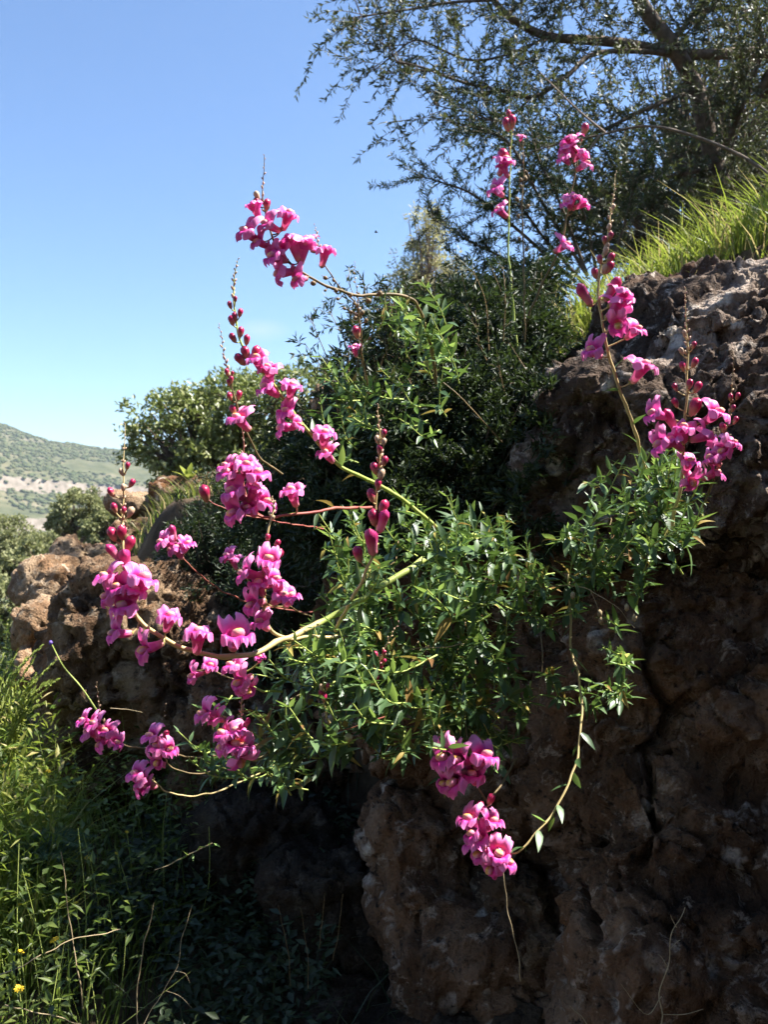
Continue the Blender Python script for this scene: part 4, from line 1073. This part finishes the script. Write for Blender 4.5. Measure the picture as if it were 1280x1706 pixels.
DARK = blob_tree('dark_shrub', 'dark dense shrub in shade filling the middle behind the snapdragon stems', P(760, 900, 2.2), [
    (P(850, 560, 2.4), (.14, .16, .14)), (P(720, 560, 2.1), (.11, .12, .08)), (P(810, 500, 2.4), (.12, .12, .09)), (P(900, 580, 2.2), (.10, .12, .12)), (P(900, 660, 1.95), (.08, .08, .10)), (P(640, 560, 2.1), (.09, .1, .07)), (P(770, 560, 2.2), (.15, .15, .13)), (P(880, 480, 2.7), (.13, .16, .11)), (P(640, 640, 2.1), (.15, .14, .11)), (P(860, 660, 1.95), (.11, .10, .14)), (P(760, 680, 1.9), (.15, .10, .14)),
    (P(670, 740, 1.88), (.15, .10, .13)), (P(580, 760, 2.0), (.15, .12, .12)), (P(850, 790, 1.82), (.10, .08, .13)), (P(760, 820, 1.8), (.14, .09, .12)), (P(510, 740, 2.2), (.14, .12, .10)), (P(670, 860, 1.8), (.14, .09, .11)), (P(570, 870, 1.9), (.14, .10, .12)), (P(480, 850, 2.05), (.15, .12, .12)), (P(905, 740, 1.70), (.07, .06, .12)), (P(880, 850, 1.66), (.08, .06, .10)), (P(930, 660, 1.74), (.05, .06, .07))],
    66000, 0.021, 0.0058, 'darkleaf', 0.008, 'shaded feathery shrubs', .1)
sl_, st_ = MB(), MB(); sprays = []
for k in range(85):
    b = P(random.uniform(560, 920), random.uniform(545, 780), random.uniform(1.85, 2.35))
    e = b + np.array([random.uniform(-.09, .06), random.uniform(-.06, .03), random.uniform(.08, .20)])
    sprays.append(spline([b, (b + e) / 2 + rand_dirs(1)[0] * .02, e], 10)); st_.add(*tube(sprays[-1], [.0018, .0006], 4))
leafy_twigs(sl_, st_, sprays, 7, 0.05, 0.020, 0.0048, 0.0045, 0.0006)
sl_.build('foliage', M['darkleaf'], DARK)['kind'] = 'stuff'; st_.build('twigs', M['stem_brown'], DARK)['kind'] = 'stuff'
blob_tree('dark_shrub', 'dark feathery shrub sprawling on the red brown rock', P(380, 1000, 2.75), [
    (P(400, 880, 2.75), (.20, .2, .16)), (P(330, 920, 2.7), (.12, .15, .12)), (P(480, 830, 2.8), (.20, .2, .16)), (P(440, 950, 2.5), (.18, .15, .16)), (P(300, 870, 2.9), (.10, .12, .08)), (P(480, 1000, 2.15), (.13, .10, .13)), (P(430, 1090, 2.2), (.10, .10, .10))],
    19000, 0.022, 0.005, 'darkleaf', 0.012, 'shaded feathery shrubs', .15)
for (px, py, d, s, lab) in ((128, 850, 16, .5, 'soft green tree on the slope behind the sunlit ledge'), (60, 940, 12, .42, 'low olive green shrub beyond the left end of the rocks'), (40, 1010, 9, .45, 'small olive shrub at the left edge below the valley'), (180, 880, 13, .33, 'small green shrub hidden behind the leftmost spike'), (15, 895, 22, .7, 'greyish tree at the left edge on the valley slope'), (95, 905, 20, .5, 'grey shrub between the two slope trees')):
    c = P(px, py, d)
    blob_tree('slope_shrub', lab, (c[0], c[1], c[2] - s * 1.4), [(c, (s, s, s * .75)), (c + np.array([s * .6, 0, -s * .35]), (s * .7, s * .7, s * .5)), (c + np.array([-s * .6, 0, -s * .4]), (s * .7, s * .7, s * .5))], 5000, 0.05 * s + .05, 0.035 * s + .025, 'slopeleaf', .05, 'shrubs on the valley slope', .35)

# feathery sprays hanging free at the tree's lower left edge
spray = thing('feathery_shrub', P(900, 470, 3.0), 'feathery dark sprays reaching left below the leaning tree', 'shrub')
fl_, ft_ = MB(), MB()
fp = [tpath(q) for q in (
    [(960, 470, 3.1), (860, 380, 3.05), (790, 325, 3.0), (740, 305, 3.0), (695, 292, 3.0)],
    [(960, 480, 3.1), (880, 450, 3.05), (820, 420, 3.0), (770, 395, 3.0), (715, 360, 3.0)],
    [(980, 460, 3.1), (900, 330, 3.05), (850, 240, 3.0), (800, 215, 3.0), (740, 200, 3.0)],
    [(980, 460, 3.1), (930, 330, 3.05), (900, 270, 3.0), (880, 200, 3.0)],
    [(980, 480, 3.1), (910, 400, 3.05), (860, 340, 3.0), (800, 345, 3.0)],
    [(1000, 480, 3.1), (980, 380, 3.05), (960, 300, 3.0), (960, 210, 3.0)],
    [(1000, 480, 3.1), (1040, 380, 3.05), (1060, 300, 3.0), (1100, 240, 3.0)],
    [(940, 500, 3.1), (880, 490, 3.05), (820, 480, 3.0), (790, 440, 3.0)],
)]
for q in fp: MB().add(*tube(q, [.007, .0016], 5)).build('branch', M['bark'], spray)
leafy_twigs(fl_, ft_, fp, 26, 0.15, 0.022, 0.0032, 0.0022, 0.0012)
for q in fp:
    us = RNG.uniform(.35, 1, 110) * 28; ii = us.astype(int); t = unit(q[ii + 1] - q[ii])
    diamond_leaves(fl_, q[ii] + (q[ii + 1] - q[ii]) * (us - ii)[:, None], t * .9 + rand_dirs(110) * .8, rand_dirs(110), .026, .0034)
fl_.build('foliage', M['darkleaf'], spray)['kind'] = 'stuff'
ft_.build('twigs', M['bark'], spray)['kind'] = 'stuff'

# bare arching branch
ab = thing('bare_branch', P(1290, 295, 2.7), 'pale bare branch arching across in front of the tree', 'branch')
MB().add(*tube(tpath([(1300, 305, 2.7), (1240, 262, 2.75), (1160, 228, 2.8), (1080, 210, 2.85), (1000, 225, 2.9), (930, 240, 2.95), (870, 258, 3.0)]), [.0062, .0042, .0016], 8)).build('stem', M['bark'], ab)
MB().add(*tube(tpath([(1000, 225, 2.9), (975, 260, 2.9), (950, 300, 2.9)], 10), [.004, .0015], 6)).build('twig', M['barkpale'], ab)
MB().add(*tube(tpath([(1010, 222, 2.9), (960, 180, 2.9), (900, 120, 2.95)], 10), [.004, .0015], 6)).build('twig', M['barkpale'], ab)

# ------------------------------------------------------------------ grass, weeds and small plants
def blades(mb, pos, h, w, lean, mat=0, segs=3):
    n = len(pos)
    a = RNG.uniform(0, 2 * math.pi, n)
    dirx = np.stack([np.cos(a), np.sin(a), 0 * a], 1)
    ln = unit(lean + RNG.normal(size=(n, 3)) * 0.42)
    rows = []
    for k in range(segs + 1):
        u = k / segs
        c = pos + (ln * np.array([1, 1, 0]) * (u * u)[..., None] * 1.0 if False else ln * np.array([1, 1, 0]) * u * u) * h[:, None] * 1.0 + np.array([0, 0, 1.0]) * (u - 0.25 * u * u) * h[:, None]
        ww = (w * (1 - u) ** 0.7)[:, None] * 0.5 + 0.0002
        rows += [c - dirx * ww, c + dirx * ww]
    v = np.stack(rows, 1).reshape(-1, 3); m = 2 * (segs + 1)
    k0 = np.arange(n)[:, None] * m
    f = np.concatenate([k0 + np.array([2 * s, 2 * s + 1, 2 * s + 3, 2 * s + 2]) for s in range(segs)])
    mb.add(v, f, mat)

# bright grass bank at the upper right
def on_terrain(x, y): return np.stack([x, y, terrain_z(x, y)], 1)
gm = MB()
n = 6500
gx = RNG.uniform(0.45, 2.1, n); gy = 1.95 + 0.9 * RNG.random(n) ** 1.3
gp = on_terrain(gx, gy)
blades(gm, gp, RNG.uniform(.05, .19, n) * smooth(.2, .8, gx) + .03, RNG.uniform(.004, .008, n), np.array([-.25, -.15, 1.0]))
q_ = RNG.random(n) < .16
blades(gm, gp[q_] + np.array([0, -.01, 0]), RNG.uniform(.06, .24, q_.sum()), RNG.uniform(.002, .005, q_.sum()), np.array([-.1, -.2, 1.0]), 1)
tag(gm.build('grass', [M['grass'], M['drygrass']]), 'bright yellow green grass on the bank above the boulder', 'grass', None, 'stuff')
gm = MB(); n = 4500
gx = RNG.uniform(-1.9, 0.0, n); gy = RNG.uniform(3.3, 5.6, n)
gp = on_terrain(gx, gy)
blades(gm, gp, RNG.uniform(.04, .13, n), RNG.uniform(.004, .008, n), np.array([-.2, -.1, 1.0]))
k_ = n // 2; gm.m[-1][:] = np.where(np.tile(RNG.random(n) < .6, 3), 1, 0)
tag(gm.build('dry_grass', [M['drygrass'], M['grass']]), 'low yellow green and dry grass on the ledge behind the leftmost spike', 'grass', None, 'stuff')

gm = MB(); n = 3200
gx = RNG.uniform(-1.25, -.62, n); gy = RNG.uniform(1.75, 2.5, n)
kp = gx < -.365 * gy + .03 * RNG.normal(size=n); gx, gy = gx[kp], gy[kp]; n = len(gx)
blades(gm, on_terrain(gx, gy), RNG.uniform(.08, .40, n), RNG.uniform(.002, .005, n), np.array([.15, -.1, 1.0]))
gp = on_terrain(gx, gy) + np.stack([0 * gx, 0 * gx, RNG.uniform(.08, .42, n)], 1)
diamond_leaves(gm, gp, unit(rand_dirs(n) + np.array([0, 0, .4])), unit(rand_dirs(n) * .6 + np.array([0, 0, 1])), RNG.uniform(.012, .04, n), RNG.uniform(.004, .012, n), .2)
tag(gm.build('grass', M['grass']), 'sunlit yellow green grass and weeds at the left edge below the rocks', 'grass', None, 'stuff')
# weeds on the shady ground lower left
wm = MB(); n = 34000
wx = RNG.uniform(-1.75, 0.35, n); wy = 1.35 + 2.9 * RNG.random(n) ** 1.3
keep = (wy < np.interp(wx, WX, WY) + .15) & (vnoise(np.stack([wx * 2.5, wy * 2.5, 0 * wx], 1), 77) > -0.55 + 1.6 * smooth(-.62, -.15, wx + 0.12 * wy - .2))
wx, wy = wx[keep], wy[keep]; n = len(wx)
wp = on_terrain(wx, wy)
hh = RNG.uniform(.02, .30, n) * (1 - 0.55 * smooth(-.6, .2, wx))
k = n // 6
pos = wp + np.stack([RNG.normal(size=n) * .02, RNG.normal(size=n) * .02, hh], 1)
diamond_leaves(wm, pos[k:], unit(rand_dirs(n - k) * np.array([1, 1, .5]) + np.array([0, 0, .35])), unit(rand_dirs(n - k) * .6 + np.array([0, 0, 1])), RNG.uniform(.010, .034, n - k), RNG.uniform(.004, .013, n - k), 0.2)
blades(wm, wp[:k], RNG.uniform(.10, .32, k) * (1 - 0.4 * smooth(-.6, .2, wx[:k])), RNG.uniform(.003, .007, k), np.array([.05, -.1, 1.0]))
tag(wm.build('weeds', M['weed']), 'tangle of green weeds and grass on the shady ground lower left', 'weeds', None, 'stuff')
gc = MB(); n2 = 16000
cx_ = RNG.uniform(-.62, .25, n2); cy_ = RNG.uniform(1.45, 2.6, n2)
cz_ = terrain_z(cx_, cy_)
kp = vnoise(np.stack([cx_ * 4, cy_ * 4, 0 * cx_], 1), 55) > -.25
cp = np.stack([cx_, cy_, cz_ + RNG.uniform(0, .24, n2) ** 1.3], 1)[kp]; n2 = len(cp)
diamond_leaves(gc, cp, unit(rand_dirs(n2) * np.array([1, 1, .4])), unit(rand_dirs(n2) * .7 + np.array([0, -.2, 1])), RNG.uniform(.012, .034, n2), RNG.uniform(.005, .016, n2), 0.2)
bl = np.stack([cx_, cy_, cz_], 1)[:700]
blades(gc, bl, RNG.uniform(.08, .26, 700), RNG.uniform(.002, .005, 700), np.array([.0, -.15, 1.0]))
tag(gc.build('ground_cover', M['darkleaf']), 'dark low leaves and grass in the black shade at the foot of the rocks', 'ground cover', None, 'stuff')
# weed stems
ws = MB()
for i in RNG.integers(0, n, 220):
    e = wp[i] + np.array([random.uniform(-.05, .05), random.uniform(-.05, .05), hh[i] + .05])
    ws.add(*tube(spline([wp[i], (wp[i] + e) / 2 + rand_dirs(1)[0] * .015, e], 5), [.0012, .0007], 4))
tag(ws.build('weed_stems', M['stem_green']), 'thin green stalks among the shady weeds', 'weeds', None, 'stuff')

def frond(root, a, b, mat, leafl, nl, wid):
    q = spline([a, (a + b) / 2 + np.array([0, 0, .05]), b], 16)
    o = MB(); o.add(*tube(q, [.002, .0007], 5))
    u = RNG.uniform(.1, 1, nl) * 14.99; ii = u.astype(int); t = unit(q[ii + 1] - q[ii]); sgn = np.where(RNG.random(nl) > .5, 1, -1)[:, None]
    sd = unit(np.cross(t, np.array([0, -.5, 1.0]))) * sgn
    diamond_leaves(o, q[ii] + (q[ii + 1] - q[ii]) * (u - ii)[:, None], t * .6 + sd + rand_dirs(nl) * .25, rand_dirs(nl), leafl * (1.15 - u / 15), wid)
    o.build('frond', M[mat], root)
fr_ = thing('fern', P(0, 1300, 2.1), 'sunlit yellow green feathery fronds at the left edge', 'fern')
for (x0, y0, x1, y1) in ((10, 1230, 92, 1100), (0, 1240, 60, 1090), (-20, 1230, 30, 1080), (20, 1240, 85, 1140), (5, 1240, 75, 1170), (-30, 1220, 5, 1090), (0, 1180, 70, 1075), (20, 1200, 100, 1130), (-10, 1200, 45, 1100), (30, 1230, 60, 1120)):
    frond(fr_, P(x0 - 15, y0 + 60, 2.1), P(x1, y1, 2.0), 'fern', .042, 90, .0045)
fn_ = thing('fennel_plant', P(60, 1500, 2.0), 'bluish feathery fennel mound among the weeds at the left', 'plant')
for k in range(26):
    a = P(60 + random.uniform(-30, 30), 1480, 2.0); b = P(70 + random.uniform(-110, 95), 1400 + random.uniform(-15, 60), random.uniform(1.85, 2.05))
    frond(fn_, a, b, 'fennel', .04, 130, .0016)

# yellow flowers
def daisy(px, py, d, size, label):
    c = P(px, py, d); g = terrain_pt(c[0], c[1])
    root = thing('yellow_daisy', (c[0], c[1], g), label, 'wildflower', 'yellow wildflowers in the weeds')
    MB().add(*tube(spline([(c[0], c[1], g - .01), (c[0] + .01, c[1], (g + c[2]) / 2), c], 8), [.0014, .001], 5)).build('stem', M['stem_green'], root)
    tilt = unit(np.array([random.uniform(-.5, .5), random.uniform(-.7, 0), 1]))
    X, Y, Z = frame(tilt, (0, 1, 0))
    v, f = ICO1
    hd = MB().add(v * size * np.array([.3, .3, .2]) @ np.stack([X, Z, Y]) + c, f).build('flower_centre', M['yellow'], root)
    for k in range(11):
        a = k * 2 * math.pi / 11; o = X * math.cos(a) + Z * math.sin(a); s = np.cross(Y, o)
        q = [c + o * size * .2 - s * size * .08, c + o * size * .2 + s * size * .08, c + o * size * .75 + s * size * .17 + Y * size * .1, c + o * size * .98 + Y * size * .05, c + o * size * .75 - s * size * .17 + Y * size * .1]
        MB().add(q, [[0, 1, 2, 3, 4]]).build('petal', M['yellow'], root)
for (px, py, d, s, lab) in (
    (24, 1251, 2.3, .014, 'small yellow flower highest at the left edge'), (80, 1285, 2.25, .012, 'yellow flower right of the highest one in the weeds'),
    (48, 1307, 2.2, .014, 'yellow flower just below the two highest ones'), (195, 1422, 1.95, .011, 'yellow flower in black shade right of the fennel'),
    (145, 1429, 1.95, .012, 'yellow flower touching the right end of the fennel mound'), (90, 1566, 1.6, .016, 'largest bright yellow flower tilted beside the dry stalk'),
    (31, 1647, 1.55, .016, 'orange yellow flower lowest in the left corner'), (34, 1586, 1.6, .012, 'yellow flower left of the largest one'),
    (126, 1504, 1.75, .009, 'tiny yellow flower beside the upright dry stalk'), (180, 1485, 1.8, .008, 'tiny yellow flower right of the upright dry stalk'),
    (33, 1506, 1.8, .009, 'tiny yellow flower under the fennel mound'), (211, 1386, 2.0, .009, 'tiny yellow flower near the rock foot'), (6, 1276, 2.3, .011, 'yellow flower cut by the left edge')):
    daisy(px, py, d, s * .6, lab)

# dry stalks, each its own thing
def stalk(pts, label, r=.0016, mat='straw', twigs=(), cat='dry stalk', name='dry_stalk'):
    r *= 0.72
    q = tpath(pts, 24)
    q = q + 0.004 * np.stack([fbm(q * 25 + k_, 2, k_) for k_ in (1, 2, 3)], 1)
    root = thing(name, q[0], label, cat, 'dry stalks in the shade' if name == 'dry_stalk' else None)
    MB().add(*tube(q, [r, r * .55], 6)).build('stem', M[mat], root)
    for t in twigs: MB().add(*tube(tpath(t, 10), [r * .7, r * .35], 5)).build('twig', M[mat], root)
    return root
stalk([(138, 1680, 1.5), (128, 1600, 1.5), (113, 1500, 1.5), (100, 1417, 1.5)], 'upright dry straw stalk at the lower left')
stalk([(227, 1715, 1.5), (233, 1620, 1.5), (248, 1540, 1.5), (257, 1503, 1.5)], 'straight dry stalk right of the arched straw')
stalk([(-10, 1630, 1.45), (60, 1598, 1.46), (130, 1562, 1.5), (203, 1547, 1.55)], 'long straw lying arched across the weeds from the left edge')
stalk([(234, 1710, 1.5), (285, 1630, 1.52), (305, 1560, 1.54), (324, 1505, 1.56)], 'thin forked brown stalk right of the straight dry stalk', .001, 'straw', [[(277, 1651, 1.52), (300, 1660, 1.5), (320, 1680, 1.48)], [(291, 1618, 1.52), (308, 1622, 1.5), (316, 1637, 1.5)]])
stalk([(5, 1677, 1.45), (60, 1688, 1.45), (137, 1706, 1.45)], 'pale straw lying along the bottom left corner')
stalk([(488, 1640, 1.6), (478, 1570, 1.6), (463, 1510, 1.6)], 'leftmost grey grass stalk in the dark foot of the rocks', .001, 'stem_brown')
stalk([(514, 1650, 1.6), (512, 1580, 1.6), (502, 1513, 1.6)], 'second grey grass stalk in the dark foot of the rocks', .001, 'stem_brown')
stalk([(530, 1582, 1.62), (536, 1530, 1.62), (541, 1486, 1.62)], 'third grey grass stalk in the dark foot of the rocks', .001, 'stem_brown')
stalk([(556, 1600, 1.62), (566, 1540, 1.62), (571, 1488, 1.62)], 'rightmost grey grass stalk in the dark foot of the rocks', .001, 'stem_brown')
stalk([(868, 1640, 1.36), (856, 1560, 1.36), (845, 1490, 1.36), (838, 1436, 1.36)], 'grey vine stem hanging under the lowest flower cluster', .0014, 'straw')
stalk([(1096, 1716, 1.2), (1108, 1640, 1.2), (1120, 1570, 1.2), (1141, 1511, 1.2)], 'thorny grey twig standing before the lower boulder', .0014, 'straw', [[(1103, 1660, 1.2), (1077, 1690, 1.19), (1035, 1639, 1.18)], [(1104, 1690, 1.2), (1140, 1690, 1.19), (1173, 1681, 1.18)], [(1112, 1610, 1.2), (1104, 1596, 1.2), (1098, 1590, 1.2)], [(1118, 1580, 1.2), (1128, 1570, 1.2), (1134, 1566, 1.2)], [(1128, 1545, 1.2), (1120, 1530, 1.2), (1118, 1524, 1.2)]])
stalk([(985, 1716, 1.2), (965, 1690, 1.2), (950, 1672, 1.2)], 'short thorny twig at the bottom edge', .0012, 'straw')
stalk([(187, 1177, 1.7), (210, 1184, 1.7), (236, 1189, 1.7)], 'short dry twig on the dark rock above the lowest left cluster', .0012)
st = stalk([(860, 985, 1.36), (930, 978, 1.33), (992, 986, 1.30), (1035, 1012, 1.28), (1061, 1044, 1.27)], 'pale dry fruiting stem bending right before the brown block', .0012, 'straw', [[(985, 985, 1.30), (996, 1010, 1.29), (1001, 1036, 1.29)], [(890, 1000, 1.34), (890, 985, 1.33), (896, 975, 1.33)]])
for (x, y) in ((1045, 1012), (1002, 1034), (1058, 1030), (1000, 1022), (955, 992)):
    MB().add(ICO1[0] * .0048 * np.array([.8, .8, 1.3]) + P(x, y, 1.275), ICO1[1]).build('seed_capsule', M['straw'], st)
stalk([(770, 1070, 1.2), (730, 1078, 1.2), (690, 1086, 1.19), (655, 1087, 1.18)], 'pale dry twig lying across the middle leaves', .0011, 'straw')
st = stalk([(640, 1195, 1.1), (605, 1207, 1.09), (585, 1214, 1.09), (562, 1218, 1.09)], 'short brown fruiting twig below the brightest leaves', .0014, 'stem_red')
MB().add(ICO1[0] * .0060 + P(581, 1229, 1.085), ICO1[1]).build('seed_capsule', M['straw'], st)
gs = stalk([(355, 1403, 1.5), (320, 1420, 1.5), (290, 1437, 1.5), (258, 1450, 1.5)], 'pale leafy twig lying in the dark between weeds and rock', .0014, 'straw')
for k in range(9):
    p = P(300 + k * 7, 1432 - k * 3.4, 1.5); add_leaf(p, unit(np.array([random.uniform(-.5, 1), -.3, random.uniform(-.6, .8)])), .014, gs, 3)
tl = thing('purple_thistle', P(158, 1180, 1.9), 'thin green stem with a small purple head against the dark rock', 'wildflower')
MB().add(*tube(tpath([(160, 1182, 1.9), (135, 1145, 1.9), (105, 1110, 1.9), (86, 1074, 1.9)], 16), [.0018, .0012], 5)).build('stem', M['stem_green'], tl)
MB().add(ICO2[0] * (1 + .25 * vnoise(ICO2[0] * 6, 3))[:, None] * np.array([.0042, .0042, .005]) + P(84, 1071, 1.9), ICO2[1]).build('flower_head', M['purple'], tl)

# succulent rosette on the square block
su = thing('succulent_rosette', P(315, 800, 4.25), 'bright green succulent rosette on the square edged block', 'plant')
for k in range(11):
    a = k * 2.4; el = 0.4 + 0.09 * k
    dr = unit(np.array([math.cos(a) * math.cos(el), math.sin(a) * math.cos(el), math.sin(el)]))
    X, Y, Z = frame(dr, (0, 0, 1)); v = LEAFV[1] * random.uniform(.075, .10)
    MB().add(v[:, :1] * X * 1.1 + v[:, 1:2] * Y + v[:, 2:] * Z + P(315, 800, 4.2), LEAFF).build('leaf', M['fern'], su)

# a small insect in the air
ins = thing('flying_insect', P(627, 387, 1.6), 'tiny dark insect flying in the clear sky', 'insect')
M['insect'] = plain_mat('insect', (0.01, 0.01, 0.01), (0.03, 0.025, 0.02), 80, 0.4)
MB().add(ICO2[0] * np.array([.0032, .0013, .0013]) + P(627, 387, 1.6), ICO2[1]).build('body', M['insect'], ins)
for s in (-1, 1):
    c = P(627, 387, 1.6)
    MB().add([c, c + np.array([.001, s * .003, .0022]), c + np.array([-.002, s * .004, .002]), c + np.array([-.002, s * .002, .0006])], [[0, 1, 2, 3]]).build('wing', M['insect'], ins)

# unseen tree added overhead to cut sky light and bounce on the rocks
blob_tree('added_shade_tree', 'unseen evergreen added over the near ground to darken the rocks', (2.2, -1.4, terrain_pt(2.2, -1.4)), [
    ((1.6, -1.3, 2.0), (1.3, 1.4, .8)), ((0.2, -1.5, 2.1), (1.3, 1.3, .8)), ((-1.3, -1.8, 1.7), (1.2, 1.2, .8)), ((1.9, -0.1, 1.9), (.9, .7, .7)), ((0.3, -3.0, 1.4), (1.6, 1.0, 1.3)), ((2.6, -2.8, 1.2), (1.2, 1.0, 1.5)), ((-2.0, -3.2, .9), (1.3, 1.0, 1.3))],
    16000, 0.12, 0.06, 'olive', 0.09, None, .2, 'tree')

# thin haze over the whole place
hz_ = NT('haze air')
pv = hz_.n('VolumePrincipled'); pv.inputs['Color'].default_value = (0.75, 0.87, 1.0, 1); pv.inputs['Density'].default_value = 0.0003; pv.inputs['Anisotropy'].default_value = 0.3
hz_.l(pv.outputs[0], hz_.out.inputs[1])
hb = MB(); x0, x1, y0, y1, z0, z1 = -1400, 1400, -400, 1300, -75, 85
hb.add([(x, y, z) for x in (x0, x1) for y in (y0, y1) for z in (z0, z1)], [[0, 1, 3, 2], [4, 6, 7, 5], [0, 4, 5, 1], [2, 3, 7, 6], [0, 2, 6, 4], [1, 5, 7, 3]])
tag(hb.build('haze', hz_.m, None, False), 'thin pale haze over the valley', 'haze', None, 'stuff')
